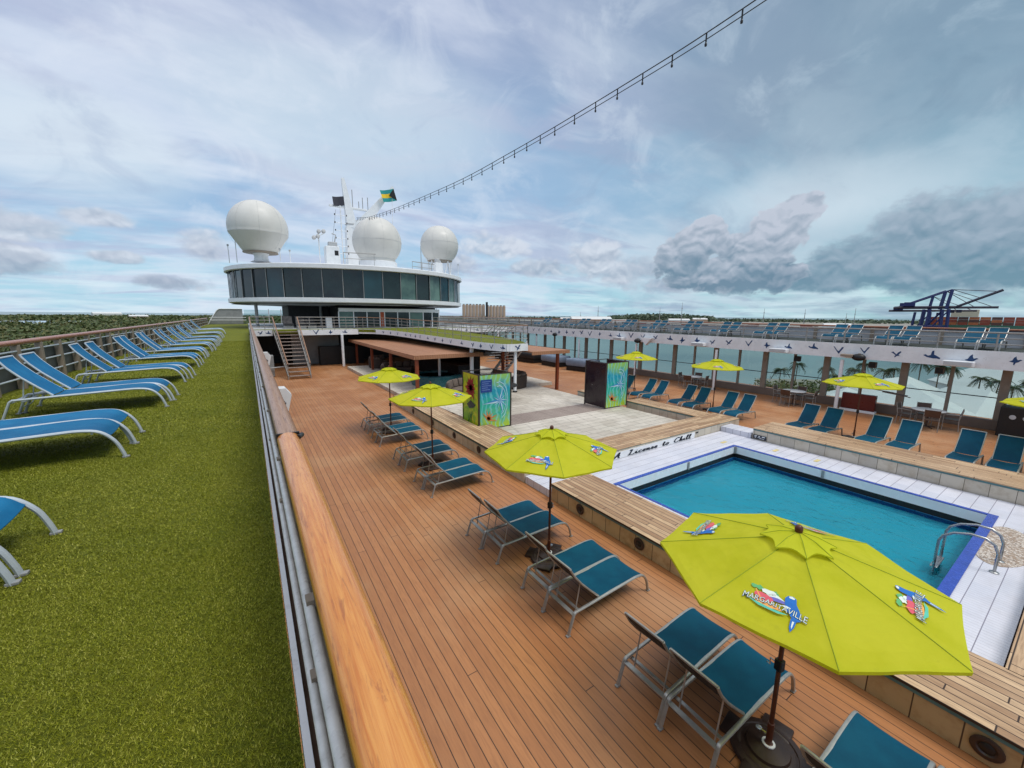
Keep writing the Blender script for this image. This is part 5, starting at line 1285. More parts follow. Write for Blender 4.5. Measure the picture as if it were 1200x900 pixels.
for i in range(NW):
    t0_, t1_ = 2*math.pi*i/NW, 2*math.pi*(i+1)/NW; t = (t0_+t1_)/2
    a, b_ = Vector((*ell(t0_+.004, .985), 0)), Vector((*ell(t1_-.004, .985), 0)); tt = (b_-a); nn = Vector((tt.y, -tt.x, 0)).normalized()*random.uniform(-.03, .03)
    tl = nn*.6
    MB().add([(a.x+nn.x, a.y+nn.y, 5.86), (b_.x-nn.x, b_.y-nn.y, 5.86), (b_.x-nn.x+tl.x, b_.y-nn.y+tl.y, 8.38), (a.x+nn.x+tl.x, a.y+nn.y+tl.y, 8.38)], [(0, 1, 2, 3)]).build('window', (M_window2, M_window3, M_window2, M_window3, M_window2, M_window)[i % 6] if 4.9 < t < 6.1 else (M_window3 if i % 5 == 2 else M_window), lb)  # paler panes, mostly at the right, carry reflections as colour
    c_ = ell(t0_, .992); MB().tube([(c_[0], c_[1], 5.82), (c_[0], c_[1], 8.46)], .035, 6).build('mullion', M_grey, lb, True)
# storey below the overhang
MB().bbox(-3.7, 6.55, -9, 8, 3.11, 3.12, .002).build('floor_plate', M_dark, lb)
mb = MB(); mb.box(-3.7, 6.55, -9.06, -8.94, 4.62, 4.95)
mb.build('lower_fascia', M_white, lb)
xs = [-3.7, -2.35, -1.1, .15, .62, 1.95, 3.2, 4.7, 5.7, 6.5]
for i, x in enumerate(xs):
    MB().box(x-.045, x+.045, -9.05, -8.95, 3.12, 4.62).build('frame_post', M_white, lb)
    if i < len(xs)-1:
        MB().box(x+.05, xs[i+1]-.05, -9.0, -8.985, 3.14, 4.60).build('orange_door' if i == 3 else 'lower_window', mat('orange_door', srgb(196, 84, 40), .5) if i == 3 else (M_window if i % 3 else M_window2), lb)
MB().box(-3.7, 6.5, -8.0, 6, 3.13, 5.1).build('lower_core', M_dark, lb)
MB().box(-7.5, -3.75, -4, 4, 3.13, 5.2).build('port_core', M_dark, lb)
for x in (-10.2, -4.6): MB().tube([(x, -4.5, 3.11), (x, -4.5, 5.3)], .14, 12).build('support_post', M_grey, lb, True)
# second-floor furniture glimpsed behind the railing
for i, x in enumerate((3.0, 4.0, 4.8)):
    s = empty('stacked_loungers', (x, 40.5, 3.105), 0, 'dark stacked loungers behind the front deck railing, '+['left', 'middle', 'right'][i]+' of three stacks', 'stacked loungers', 'stacks of dark loungers on the front deck')
    MB().bbox(-.38, .38, -.9, .6, .25, .42, .03).build('seat_stack', M_dark, s); mb = MB().bbox(-.38, .38, .55, .62, .4, 1.05, .02); mb.v = [(a, b_+(c_-.4)*.5, c_) for a, b_, c_ in mb.v]; mb.build('back_stack', M_dark, s); MB().box(-.34, .34, -.8, .5, .0, .25).build('frame_stack', M_railgrey, s)
s = empty('waste_bin', (6.3, 40.4, 3.105), 0, 'pale square bin behind the front deck railing', 'bin'); MB().bbox(-.25, .25, -.25, .25, 0, .95, .02).build('body', M_greypale, s); MB().bbox(-.27, .27, -.27, .27, .95, 1.02, .02).build('lid', M_grey, s)

rad = 'white radomes on the lounge roof'
def panel_lines(parent, r, c, zl, lines=8):
    mb = MB()
    for k in range(lines):
        a = math.pi*2*k/lines; pts = []
        for i in range(15):
            e_ = R(-50+i*9.7); pts.append((c[0]+math.cos(a)*math.cos(e_)*(r+.004), c[1]+math.sin(a)*math.cos(e_)*(r+.004), c[2]+math.sin(e_)*(r+.004)))
        mb.tube(pts, .006, 4)
    pts = [(c[0]+math.cos(R(7.5*i))*math.sqrt(r*r-zl*zl)*1.002, c[1]+math.sin(R(7.5*i))*math.sqrt(r*r-zl*zl)*1.002, c[2]+zl) for i in range(49)]
    mb.tube(pts, .009, 4); return mb.build('panel_seam', M_greypale, parent, True)
def sphere_prof(r, z, e0, n=16): return [(r*math.cos(R(e0+(90-e0)*i/n)), z+r*math.sin(R(e0+(90-e0)*i/n))) for i in range(n+1)]
r1 = empty('radome', (1.60, 45, 9.1), 0, 'largest white radome with flat tapered base at the left of the roof', 'radome', rad)
MB().lathe([(0, .85), (1.3, .85), (1.4, .92), (2.38, 2.45)]+[(2.42*math.cos(R(i*6)), 3.0+2.42*math.sin(R(i*6))) for i in range(-2, 16)], 40).build('shell', M_offwhite, r1, True)
panel_lines(r1, 2.43, (0, 0, 3.0), -.5)
MB().lathe([(.9, 0), (.62, .12), (.55, .5), (.7, .84)], 20).build('pedestal', M_white, r1, True)
MB().lathe([(1.36, .78), (1.44, .80), (1.44, .86), (1.38, .90)], 28).build('base_ring', M_brownposts, r1, True)
r2 = empty('radome', (12.2, 44.5, 9.6), 0, 'middle white radome in front of the mast', 'radome', rad)
MB().lathe([(1.75, -.1), (1.8, .35)]+sphere_prof(2.48, 2.3, -45), 40).build('shell', M_offwhite, r2, True); panel_lines(r2, 2.485, (0, 0, 2.3), .0, 8)
MB().lathe([(1.95, -.6), (1.95, .22), (1.8, .3)], 36).build('base_ring', M_white, r2, True)
r3 = empty('radome', (21.0, 48.5, 9.75), 0, 'smaller white radome on a lattice stand at the right of the roof', 'radome', rad)
MB().lathe([(1.55, 1.35)]+sphere_prof(2.35, 3.2, -48), 40).build('shell', M_offwhite, r3, True); panel_lines(r3, 2.355, (0, 0, 3.2), .2)
mb = MB()
for k in range(8):
    a, b_ = R(45*k), R(45*k+22); mb.tube([(math.cos(a)*1.4, math.sin(a)*1.4, -.6), (math.cos(b_)*1.4, math.sin(b_)*1.4, 1.3)], .06, 6); mb.tube([(math.cos(b_+R(23))*1.4, math.sin(b_+R(23))*1.4, -.6), (math.cos(b_)*1.4, math.sin(b_)*1.4, 1.3)], .05, 6)
mb.build('lattice_stand', M_white, r3, True); MB().lathe([(1.5, 1.28), (1.55, 1.28), (1.55, 1.38), (1.5, 1.38)], 24).build('base_ring', M_brownposts, r3, True)

# signal mast
mt = empty('signal_mast', (11.6, 52, 9.2), 0, 'white raked signal mast with crossarm and slanting horn behind the middle radome', 'mast')
def wedge(p0, p1, w0, w1, d=.5):
    a, b_ = Vector(p0), Vector(p1); t = (b_-a).normalized(); s_ = Vector((t.z, 0, -t.x))
    return MB().add([tuple(v) for v in (a-s_*w0+Vector((0, -d*w0, 0)), a+s_*w0+Vector((0, -d*w0, 0)), a+s_*w0+Vector((0, d*w0, 0)), a-s_*w0+Vector((0, d*w0, 0)), b_-s_*w1+Vector((0, -d*w1, 0)), b_+s_*w1+Vector((0, -d*w1, 0)), b_+s_*w1+Vector((0, d*w1, 0)), b_-s_*w1+Vector((0, d*w1, 0)))],
        [(0, 1, 5, 4), (1, 2, 6, 5), (2, 3, 7, 6), (3, 0, 4, 7), (4, 5, 6, 7), (3, 2, 1, 0)])
wedge((.4, 0, -.3), (-.1, 0, 5.4), 1.45, .85, .6).build('trunk', M_white, mt)
wedge((-.2, 0, 4.9), (-.95, 0, 10.7), .60, .16, .8).build('upper_pole', M_white, mt)
wedge((.2, 0, 4.9), (4.9, 0, 10.7), .72, .16, .8).build('slanting_horn', M_white, mt)
MB().bbox(-2.6, 1.6, -.14, .14, 7.40, 7.62, .03).build('crossarm', M_white, mt)
MB().bbox(-.9, .9, -.5, .5, 5.6, 5.75, .03).tube([(-.2, .3, 5.9), (1.2, .3, 6.6)], .07, 6).bbox(.1, .9, -.3, .3, 5.76, 6.2, .05).build('radar_platform', M_greypale, mt)
for x, h_ in ((-.0, 9.6), (1.15, 8.9), (1.75, 9.0), (.7, 8.4)): MB().tube([(x, 0, 7.5), (x, 0, h_)], .04, 6).build('aerial', M_railgrey, mt, True)
sg_ = empty('signal_light_mast', (10.0, 51, 9.2), 0, 'tall thin signal light ladder left of the mast', 'lamp mast')
MB().tube([(0, 0, 0), (0, 0, 7.4)], .07, 8).build('pole', M_white, sg_, True)
for k in range(6):
    z = 2.1+k*.85; MB().tube([(-.65, 0, z), (.65, 0, z)], .03, 5).build('cross_bar', M_white, sg_, True)
    for x in (-.65, 0, .62): MB().lathe([(0, 0), (.06, 0), (.06, .17), (0, .17)], 8, (x, 0, z-.05)).build('signal_lamp', M_base, sg_, True)
for x in (-.35, .35): MB().tube([(x, 0, 0), (x, 0, 2.2)], .03, 6).build('leg', M_white, sg_, True)
MB().tube([(-1.6, 0, 0), (-.5, 0, 6.9)], .018, 5).build('stay', M_railgrey, sg_, True)
def flag(name, org, ex, ey, w, h, cols, label):
    f = empty(name, org, 0, label, 'flag')
    ex = Vector(ex).normalized(); ey = Vector(ey).normalized(); ez = ex.cross(ey)
    for nm, polyf, mt_ in cols:
        mb = MB(); pts = []
        for (a0, a1, lo, hi) in polyf:
            n = 10
            vs = []
            for i in range(n+1):
                u = a0+(a1-a0)*i/n
                for v in (lo(u), hi(u)):
                    p = ex*(u*w)+ey*(v*h-.14*u*u*h)+ez*(math.sin(u*7+v*1.3)*.10*u); vs.append(tuple(p))
            mb.add(vs, [(2*i, 2*i+2, 2*i+3, 2*i+1) for i in range(n)])
        mb.build(nm, mt_, f, True)
    return f
fm = {n: mat('flag_'+n, srgb(*c), .7, 0, .1, 2) for n, c in (('aqua', (36, 150, 150)), ('gold', (240, 200, 40)), ('black', (20, 22, 24)), ('grey', (60, 60, 70)))}
tri = lambda u: max(0.0, .5-.5*u/.55)
flag('bahamas_flag', (16.3, 51.2, 19.5), (-1, 0, -.38), (.30, 0, -1), 1.75, 1.35,
     [('aqua_field', [(0, 1, lambda u: 0, lambda u: .333)], fm['aqua']), ('gold_stripe', [(0, 1, lambda u: .333, lambda u: .667)], fm['gold']), ('aqua_lower_field', [(0, 1, lambda u: .667, lambda u: 1)], fm['aqua'])],
     'aqua gold and black flag flying from the slanting horn')
fb = [o for o in COL.objects if o.name.startswith('bahamas_flag')][0]; fb.name = 'horn_flag'
ex = Vector((-1, 0, -.38)).normalized(); ey = Vector((.30, 0, -1)).normalized()
mb = MB()
for s_ in (-.03, .03): mb.poly([tuple(Vector((0, s_, 0))), tuple(ey*1.35+Vector((0, s_, 0))), tuple(ex*.85+ey*.62+Vector((0, s_*2.5, 0)))])
mb.build('black_triangle', fm['black'], fb)
flag('company_flag', (10.7, 51.8, 17.9), (-1, 0, -.28), (.1, 0, -1), 1.4, 1.0, [('field', [(0, 1, lambda u: 0, lambda u: 1)], fm['grey'])], 'small dark grey flag left of the mast top')

# roof clutter
rc = empty('searchlight_post', (6.4, 43.5, 9.1), 0, 'searchlights on a thin post left of the middle radome', 'searchlight')
MB().tube([(0, 0, 0), (0, 0, 2.9)], .05, 8).build('post', M_white, rc, True)
for x, z in ((-.45, 2.35), (.0, 2.95), (.42, 3.0), (-.1, 2.5)): MB().lathe([(0, 0), (.16, .02), (.19, .15), (.16, .30), (0, .32)], 12, M=Matrix.Translation((x, -.2, z)) @ Matrix.Rotation(R(70), 4, 'X')).build('searchlight', M_greypale, rc, True)
MB().tube([(-.45, 0, 2.4), (.45, 0, 2.9)], .035, 6).build('arm', M_white, rc, True)
dh = empty('deck_house', (7.5, 43.5, 9.1), 0, 'small white equipment house on the lounge roof beside the searchlights', 'equipment house')
MB().bbox(-.62, .62, -.6, .6, 0, 1.75, .05).build('body', M_white, dh); MB().box(.15, .5, -.612, -.602, .9, 1.35).build('vent_opening', M_dark, dh); MB().bbox(-.3, .5, -.3, .3, 1.76, 2.2, .06).build('top_box', M_greypale, dh); MB().tube([(.3, 0, 2.2), (.45, 0, 2.9), (.1, 0, 3.0)], .06, 6).build('horn', M_greypale, dh, True)
rr_ = empty('roof_railing', (0, 0, 9.1), 0, 'thin grey railing on the lounge roof left of the middle radome', 'railing')
railing([(8.3, 42.2), (11.2, 41.6)], lambda y: 0, 1.15, (.6,), rr_, 1.4, .03, .04)
rq = empty('roof_railing', (0, 0, 9.1), 0, 'thin grey railing on the lounge roof between the middle and right radomes', 'railing')
railing([(15.6, 43.5), (18.6, 44.6)], lambda y: 0, 1.0, (.5,), rq, 1.4, .03, .04)
wp = empty('whip_aerial', (17.0, 44.5, 9.1), 0, 'dark whip aerial between the middle and right radomes', 'aerial'); MB().tube([(0, 0, 0), (0, 0, 2.9)], [.05, .025], 6).build('whip', M_railgrey, wp, True); MB().lathe([(0, 0), (.12, 0), (.12, .15), (0, .15)], 10).build('foot', M_grey, wp, True)
h2 = empty('deck_house', (19.3, 45.2, 9.1), 0, 'small white equipment locker on the roof left of the right radome', 'equipment house'); MB().bbox(-.45, .45, -.4, .4, 0, 1.3, .05).build('body', M_white, h2); MB().bbox(-.3, .1, -.3, .3, 1.3, 1.75, .05).build('top_box', M_greypale, h2)
for i, (x, y, h_) in enumerate(((-.9, 46, 1.5), (2.9, 41.3, .9), (-.3, 45.2, 2.2), (22.8, 47, 1.6), (3.9, 44, 1.2))):
    w_ = empty('roof_stanchion', (x, y, 8.95), 0, ['thin stanchion at the left end of the roof', 'short stanchion in front of the left radome', 'tall stanchion beside the left radome', 'stanchion at the right end of the roof', 'stanchion right of the left radome'][i], 'stanchion', 'stanchions on the lounge roof')
    MB().tube([(0, 0, 0), (0, 0, h_)], .035, 6).build('pole', M_white, w_, True); MB().lathe([(0, 0), (.08, 0), (.08, .16), (0, .16)], 8, (0, 0, h_)).build('lamp', M_greypale, w_, True)

# windbreak at the bow end of the port strip
bw = empty('bow_windbreak', (0, 64, 0), 0, 'pale curved bulwark and clear glass screen at the far end of the turf strip', 'windbreak')
mb = MB(); p_ = [(-4.2, 2.95), (-3.7, 3.9), (-3.2, 4.7), (-2.9, 4.93), (-.45, 4.95), (-.45, 2.95)]
mb.add([(a, 0, b_) for a, b_ in p_]+[(a, .12, b_) for a, b_ in p_], [tuple(range(6)), tuple(reversed(range(6, 12)))]+[(j, (j+1) % 6, 6+(j+1) % 6, 6+j) for j in range(6)]).build('bulwark', M_grey, bw)
mb = MB()
for j in range(5): mb.tube([(p_[j][0]-.0, -.03, p_[j][1]), (p_[j+1][0] if j < 4 else p_[4][0], -.03, p_[j+1][1] if j < 4 else p_[4][1]+.001)], .06, 8) if j < 4 else None
mb.build('edge_trim', M_white, bw, True)
for j in range(6):
    x = -.3+j*1.45; MB().box(x, x+1.3, 0, .02, 3.2, 4.85).build('glass_pane', M_glass, bw); MB().box(x+1.32, x+1.42, -.03, .05, 3.0, 4.95).build('mullion', M_greypale, bw)
for zz in (3.5, 3.85): MB().tube([(-4.0, -.3, zz), (-.1, -.3, zz)], .035, 6).build('rail', M_white, bw, True)

# ------------------------------------------------------------------ festoon of lights from the mast
sl = empty('string_lights', (0, 0, 0), 0, 'twin wire festoon of lights rising from the mast over the deck', 'string lights')
kn = [(11.9, 51.8, 15.7), (11, 40.3, 13.65), (11, 24.5, 12.24), (11, 16.8, 11.92), (11, 10, 11.88), (11, 6, 12.0), (11, 0, 12.5), (11, -8, 13.6)]
yz = spline([(b_, c_) for a, b_, c_ in kn], 30); pts = [Vector((11+max(0, p.x-40.3)/11.5*.9, p.x, p.y)) for p in yz]
MB().tube([tuple(p) for p in pts], .016, 5).build('upper_wire', M_black, sl, True)
MB().tube([tuple(p-Vector((0, 0, .16))) for p in pts], .013, 5).build('lower_wire', M_black, sl, True)
acc = 0; nb = 0
for i in range(len(pts)-1):
    L_ = (pts[i+1]-pts[i]).length; acc += L_
    if acc >= .95 and nb < 60:
        acc = 0; nb += 1; p = pts[i]
        MB().tube([tuple(p+Vector((0, 0, .0))), tuple(p-Vector((0, 0, .26)))], .020, 6).lathe([(0, 0), (.03, .01), (.035, .06), (.02, .09), (0, .09)], 8, (p.x, p.y, p.z-.33)).build('lamp_holder', M_black, sl, True)
fh = empty('flag_halyard', (0, 0, 0), 0, 'thin halyard dropping from the horn tip to the roof', 'line'); MB().tube([(16.3, 51.8, 19.6), (15.3, 49, 13.8)], .015, 5).build('line', M_railgrey, fh, True)

# ------------------------------------------------------------------ terminal quay seen through the glass
def tent(x, y, w, d, h, rz, label, grp=True, base=-22.4, wall=4.0):
    t = empty('terminal_building', (x, y, base), rz, label, 'building', 'white roofed terminal buildings on the quay' if grp else None)
    MB().box(-w/2+.5, w/2-.5, -d/2+.5, d/2-.5, 0, wall).build('wall', M_brick if 'pink' in label else M_whiteworn, t)
    mb = MB(); mb.add([(-w/2, -d/2, wall), (w/2, -d/2, wall), (w/2, d/2, wall), (-w/2, d/2, wall), (-w/2+d*.35, 0, wall+h), (w/2-d*.35, 0, wall+h)], [(0, 1, 5, 4), (1, 2, 5), (2, 3, 4, 5), (3, 0, 4), (3, 2, 1, 0)])
    mb.build('roof', M_roofw, t); MB().box(-w/2-.1, w/2+.1, -d/2-.1, d/2+.1, wall-.35, wall-.01).build('eave', M_greypale, t)
    for k in range(5): MB().box(-w/2+2+k*(w-4)/5, -w/2+3.6+k*(w-4)/5, -d/2+.44, -d/2+.49, 1, 2.6).build('window', M_dark, t)
    return t
for (a, d, w, dd, h, rz, lb_) in ((80, 128, 44, 26, 6.5, 20, 'big white hipped roof seen through the glass below the umbrella gap'), (86.5, 92, 34, 20, 5, 12, 'nearest white roof low in the glass at the right'), (70.5, 104, 24, 30, 5, 30, 'white roof seen through the glass left of the red board'),
                               (85.6, 205, 40, 24, 8, 35, 'white roof behind the palms near the right edge'), (78.0, 168, 26, 18, 5, -10, 'pale roof between the tall palms and the big hipped roof'), (83.2, 150, 20, 16, 6, 50, 'steep white roof right of the thick glass post'), (74, 130, 22, 20, 5, 10, 'small white roof behind the red board umbrella'), (90, 150, 40, 24, 6, 10, 'white roof beyond the right edge of the glass')):
    x, y = pol(a, d); tent(x, y, w, dd, h, R(rz), lb_)
x, y = pol(81.3, 88); tent(x, y, 16, 6, 2.2, R(8), 'low pink walled building with white roof below the near palms', False, wall=3.2)
def palm(x, y, h, seed, label, z0=-22.4):
    q = random.Random(seed); p = empty('palm_tree', (x, y, z0), 0, label, 'palm tree', 'palm trees on the terminal quay')
    lean = (q.uniform(-.8, .8), q.uniform(-.8, .8))
    MB().tube([(0, 0, 0), (lean[0]*.3, lean[1]*.3, h*.4), (lean[0], lean[1], h)], [.24, .17, .13], 8).build('trunk', M_trunk, p, True)
    mb = MB()
    for k in range(36):
        a = q.uniform(0, 6.283); up_ = q.uniform(-.5, .8); L_ = q.uniform(2.4, 3.4); prev = None
        dirv = Vector((math.cos(a), math.sin(a), 0)); side = Vector((-math.sin(a), math.cos(a), 0)); P_ = []
        for i in range(9):
            t = i/8; P_.append(Vector((lean[0], lean[1], h))+dirv*L_*t*(1-.12*t)+Vector((0, 0, up_*L_*t-1.25*L_*t*t*.62)))
        for i in range(1, 9):
            c_ = P_[i]; wl_ = .95*math.sin(math.pi*(.15+.8*i/8))
            for s in (-1, 1):
                for j in range(2):
                    b0 = P_[i-1].lerp(c_, j/2+.1); tip = b0+side*s*wl_+dirv*.35+Vector((0, 0, -.25-.2*q.random())); mb.add([tuple(b0), tuple(b0+dirv*.14), tuple(tip)], [(0, 1, 2)])
        mb.tube([tuple(v) for v in P_], .03, 4)
    mb.build('crown', M_palm, p)
locs = [(75.6, 196, 10), (76.9, 188, 9), (74.4, 178, 9.5), (73.4, 160, 9), (79.6, 196, 12), (80.9, 182, 12.5), (81.6, 190, 11), (83.6, 176, 10), (84.6, 182, 9), (85.6, 170, 9), (67.8, 176, 8), (72.2, 182, 9), (88, 160, 9), (82.2, 98, 5.5), (83.2, 96, 5), (86.9, 190, 9), (69.4, 190, 9), (77.8, 186, 10)]
where = ['behind the red board umbrella', 'just right of the red board umbrella', 'left of the red board umbrella top', 'behind the white post', 'tallest of the group right of centre in the glass', 'next to the tallest palm', 'third of the tall group', 'right of the thick glass post', 'near the white roof at the right', 'low one near the right roofs', 'beside the dark trees at the left of the quay', 'behind the white post near the red board', 'at the right edge of the glass', 'short one by the pink wall', 'shortest one by the pink wall', 'far one above the right umbrella', 'far one at the left of the quay', 'leftmost on the quay']
for i, (a, d, h) in enumerate(locs): x, y = pol(a, d); palm(x, y, h, 40+i, 'ragged green palm, '+where[i])
def broadleaf(x, y, r, h, seed, label, z0=-22.4):
    q = random.Random(seed); t = empty('broadleaf_tree', (x, y, z0), 0, label, 'tree', 'dark broadleaf trees on the quay')
    MB().tube([(0, 0, 0), (.2, .1, h*.5), (0, 0, h*.8)], [.4, .3, .12], 8).tube([(.1, 0, h*.4), (r*.5, .2, h*.7)], [.2, .07], 6).tube([(.1, 0, h*.4), (-r*.5, .3, h*.75)], [.2, .07], 6).build('trunk', M_trunk, t, True)
    mb = MB()
    cl = [(q.gauss(0, r*.45), q.gauss(0, r*.45), h*.72+q.uniform(-.25, .35)*h*.6, q.uniform(.25, .5)*r) for _ in range(12)]
    for _ in range(900):
        cx, cy, cz, cr = q.choice(cl); v = Vector((q.gauss(0, 1), q.gauss(0, 1), q.gauss(0, 1))).normalized()*cr*q.uniform(.7, 1.1); c_ = Vector((cx, cy, cz))+v
        a = Vector((q.gauss(0, 1), q.gauss(0, 1), q.gauss(0, 1))).normalized()*.34; b_ = a.cross(Vector((q.gauss(0, 1), q.gauss(0, 1), q.gauss(0, 1)))).normalized()*.26
        mb.add([tuple(c_-a), tuple(c_+b_), tuple(c_+a), tuple(c_-b_)], [(0, 1, 2, 3)])
    mb.build('crown', M_leaf, t)
for i, (a, d, r, h) in enumerate(((66.8, 128, 6, 8), (68.6, 134, 6, 8), (66.0, 118, 4.5, 7), (69.8, 140, 6, 8), (72.2, 150, 5, 7))):
    x, y = pol(a, d); broadleaf(x, y, r, h, 70+i, 'dark round tree on the quay, '+['left of the left post', 'behind the left round table', 'closest dark one', 'far one behind the left white roof', 'far one near the umbrella'][i])
# small white boat moored at the quay end
x, y = pol(66.9, 150); bt = empty('harbour_tug', (x, y, -26), R(25), 'white and dark workboat moored at the left end of the quay', 'boat')
MB().prism([(-9, -3), (6, -3), (10, 0), (6, 3), (-9, 3)], -.3, 2.4).build('hull', M_dark, bt); MB().bbox(-5, 3, -2.2, 2.2, 2.41, 5.0, .2).build('cabin', M_white, bt); MB().bbox(-2, 2, -1.8, 1.8, 5.01, 7.4, .2).build('bridge', M_white, bt); MB().tube([(0, 0, 7.4), (0, 0, 12)], .15, 6).tube([(-1.5, 0, 9.8), (1.5, 0, 9.8)], .1, 6).build('mast', M_greypale, bt)

# ------------------------------------------------------------------ distant port
def place_far(azd, d): return pol(azd, d)
q = random.Random(21); rows = []
cont0 = [MB().box(-6.1, 6.1, -1.25, 1.25, 0, 2.6).build('shipping_container', m_) for m_ in M_container]
cn_ = ['rust red', 'orange', 'dark blue', 'pale', 'brown']
n_ = 0
for a in [40.5+.42*i for i in range(92)]:
    for lvl in range(q.choice((1, 2, 2, 3, 3))):
        if n_ >= 250: break
        ci = q.choice((0, 0, 0, 1, 1, 2, 3, 4, 4)); d = q.uniform(870, 1000)
        x, y = pol(a+q.uniform(-.2, .2), d+lvl*.1)
        if a < 60: x, y = pol(a, d+80)
        o = cont0[ci].copy(); COL.objects.link(o); s_ = 1.6; o.scale = (s_, s_, s_); o.location = (x, y, -23.6+lvl*4.17); o.rotation_euler = (0, 0, R(-a+q.uniform(-8, 8)))
        tag(o, cn_[ci]+' shipping container in the distant port stacks', 'container', 'shipping containers in the distant port'); n_ += 1
for o in cont0: bpy.data.objects.remove(o)
# storage silos
for i in range(13):
    a = 26.6+i*.46+(.15 if i > 6 else 0)
    x, y = pol(a, 760); s = empty('storage_silo', (x, y, -23.9), 0, ORD[i].replace('nearest', 'first')+' concrete silo from the left in the row beyond the front deck', 'silo', 'row of concrete silos beyond the front deck')
    h_ = 46 if i < 7 else 44
    MB().lathe([(2.9, 0), (2.9, h_), (2.6, h_+.8), (0, h_+1.6)], 20).build('barrel', M_silo, s, True)
    MB().bbox(-1.2, 1.2, -1.2, 1.2, h_+1.0, h_+2.6, .1).tube([(-3.2, 0, h_+2), (3.2, 0, h_+2)], .25, 5).build('top_gear', M_dark if i % 3 else M_grey, s)
x, y = pol(26.6+7*.46+.02, 752); tag(MB().bbox(-1.3, 1.3, -2, 2, 0, 52, .2).build('elevator_tower', M_dark, None, False, (x, y, -23.9)), 'dark elevator tower rising in the middle of the silos', 'tower')
# warehouses
for i, (a, d, w, dd, h, lb_) in enumerate(((44.5, 1250, 120, 60, 24, 'wide pale warehouse with low gable right of the silos'), (48.0, 1400, 90, 50, 15, 'pale low shed right of the wide warehouse'), (41.8, 1500, 80, 40, 20, 'far pale shed just right of the silos'), (56, 2000, 90, 40, 17, 'small pale shed before the low hill'), (58.5, 2300, 70, 40, 20, 'farthest pale shed by the low hill'), (72.5, 1400, 60, 30, 12, 'pale shed among the containers'), (-9.5, 2300, 60, 30, 16, 'white building far off in the woodland'), (-11.8, 3300, 120, 50, 26, 'faint pink building on the woodland horizon'))):
    x, y = pol(a, d); w_ = empty('warehouse', (x, y, -23.8), R(-a+10), lb_, 'warehouse', 'distant warehouses')
    MB().box(-w/2, w/2, -dd/2, dd/2, 0, h*.75).build('wall', M_silo if i % 2 == 0 else M_roofw, w_); MB().add([(-w/2, -dd/2-1, h*.75+.1), (w/2, -dd/2-1, h*.75+.1), (w/2, dd/2+1, h*.75+.1), (-w/2, dd/2+1, h*.75+.1), (-w/2, 0, h*1.1), (w/2, 0, h*1.1)], [(0, 1, 5, 4), (2, 3, 4, 5), (0, 4, 3), (1, 2, 5), (3, 2, 1, 0)]).build('roof', M_roofw, w_)
# thin radio masts
for i, (a, d, h) in enumerate(((56.3, 1900, 88), (53.6, 2100, 70), (45.5, 1400, 62), (43.1, 1300, 40), (73.9, 1300, 52), (73.2, 1350, 40), (65.5, 2300, 70), (69.5, 2300, 66), (22.8, 700, 50))):
    x, y = pol(a, d); m_ = empty('radio_mast', (x, y, -23.6), 0, ['thin tall mast above the low hill', 'mast left of the low hill', 'mast with platform near the warehouses', 'short mast beside the silos', 'taller of two masts left of the cranes', 'shorter of two masts left of the cranes', 'faint mast above the container yard', 'faint mast nearer the cranes', 'lattice tower between lounge and silos'][i], 'mast', 'thin masts on the horizon')
    r_ = d*.0005
    MB().tube([(-r_*2, 0, 0), (0, 0, h)], [r_*1.2, r_*.6], 5).tube([(r_*2, 0, 0), (0, 0, h*.9)], [r_*1.2, r_*.5], 5).build('lattice', M_railgrey, m_); MB().box(-r_*3, r_*3, -r_, r_, h*.7, h*.73).build('platform', M_railgrey, m_)
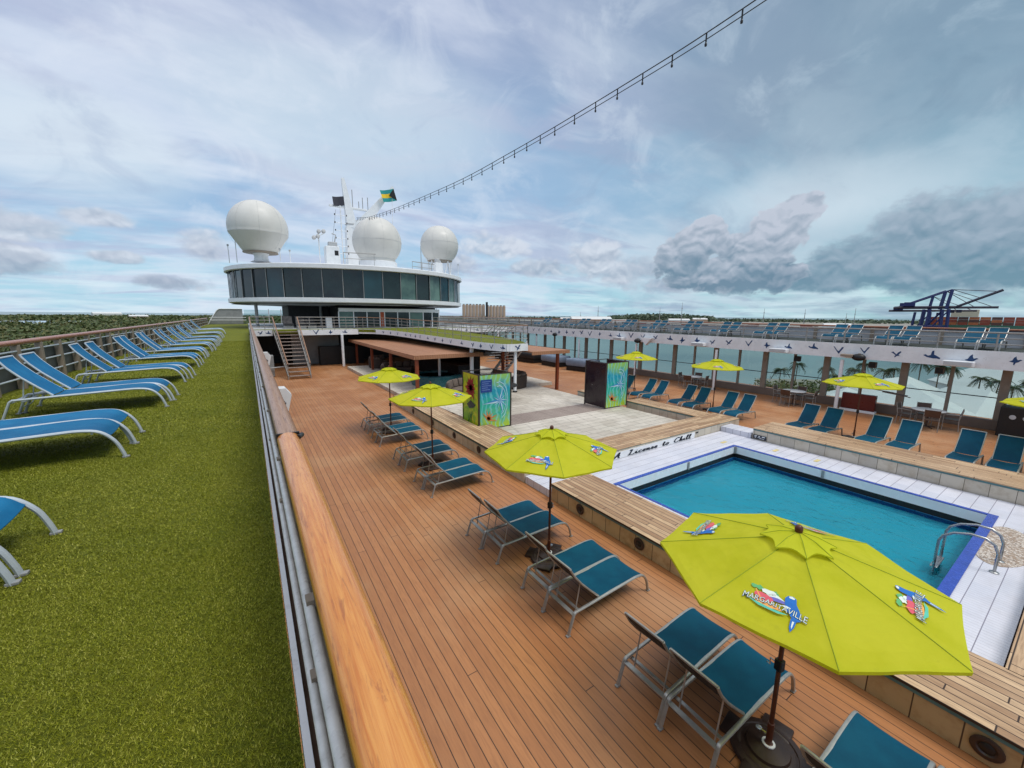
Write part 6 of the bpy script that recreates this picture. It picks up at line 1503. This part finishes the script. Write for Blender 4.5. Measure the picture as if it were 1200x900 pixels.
# ship-to-shore cranes
def crane(azd, d, boom, label, rz, k=1.0):
    x, y = pol(azd, d); c = empty('gantry_crane', (x, y, -23.6), rz, label, 'crane', 'blue container gantry cranes'); c.scale = (k, k, k)
    for sx in (-1, 1):
        for sy in (-1, 1): MB().tube([(sx*13, sy*9, 0), (sx*11, sy*9, 44)], 2.1, 4).build('leg', M_crane, c)
    for sy in (-1, 1):
        MB().tube([(-13, sy*9, 15), (13, sy*9, 15)], 1.3, 4).tube([(-12.6, sy*9, 2), (11.5, sy*9, 42)], .9, 4).build('side_brace', M_crane, c)
        MB().tube([(8, sy*6, 44), (11, sy*2, 76)], 2.2, 4).build('apex_leg', M_crane, c)
        MB().tube([(11, sy*2, 76), (-45, sy*4, 49)], 1.1, 4).build('back_stay', M_crane, c)
    for sx in (-1, 1): MB().tube([(sx*11, -9, 43), (sx*11, 9, 43)], 1.3, 4).build('cross_beam', M_crane, c)
    MB().tube([(-52, -3, 47), (18, -3, 47)], 2.1, 4).tube([(-52, 3, 47), (18, 3, 47)], 2.1, 4).build('rear_girder', M_craneb, c)
    MB().bbox(-44, -30, -5, 5, 49, 56, .4).build('machinery_house', M_crane, c)
    if boom: tip = (18+54*math.cos(R(boom)), 47+54*math.sin(R(boom)))
    else: tip = (74, 47)
    mb = MB()
    for sy in (-3, 3): mb.tube([(18, sy, 47), (tip[0], sy*.7, tip[1])], 1.9, 4)
    for j in range(9):
        t = (j+.5)/9; mb.tube([(18+(tip[0]-18)*t, -3, 47+(tip[1]-47)*t), (18+(tip[0]-18)*t, 3, 47+(tip[1]-47)*t)], 1.0, 4)
    mb.build('boom', M_craneb, c)
    MB().tube([(11, 0, 76), (18+(tip[0]-18)*.55, 0, 47+(tip[1]-47)*.55)], .5, 4).tube([(11, 0, 76), (18+(tip[0]-18)*.92, 0, 47+(tip[1]-47)*.92)], .5, 4).build('fore_stay', M_craneb, c)
    MB().bbox(20, 26, -2, 2, 38, 43, .3).build('operator_cab', M_craneb, c)
crane(79.7, 1040, 0, 'blue gantry crane with level boom beside the container ship', R(-84))
crane(80.1, 1000, 29, 'blue gantry crane with boom raised to the upper right', R(-80))
crane(79.0, 1080, 0, 'blue gantry crane mostly hidden behind the other two', R(-78), .9)
# container ship
x, y = pol(82.9, 1120); cs_ = empty('container_ship', (x, y, -26), R(-84), 'container ship with green and dark blue hull moored behind the cranes', 'ship')
def hullp(z0, z1, x0, x1, nm, mt_): MB().prism([(x0, -9), (x1-14, -9), (x1, 0), (x1-14, 9), (x0, 9)], z0, z1).build(nm, mt_, cs_)
hullp(-1, 10, -72, 58, 'lower_hull', mat('ship_navy', srgb(26, 30, 54), .5)); hullp(10.01, 19, -74, 61, 'upper_hull', mat('ship_green', srgb(60, 106, 84), .5))
MB().bbox(-38, -4, -9, 9, 34, 47, .4).build('superstructure', mat('ship_cream', srgb(220, 204, 176), .5), cs_)
q = random.Random(2)
for i in range(9):
    for l in range(3): MB().box(-68+i*13.4, -68+i*13.4+12.2, -8, 8, 19.2+l*4.9, 19.2+l*4.9+4.7).build('container', q.choice((M_container[0], M_container[0], M_container[1], M_container[4])), cs_)
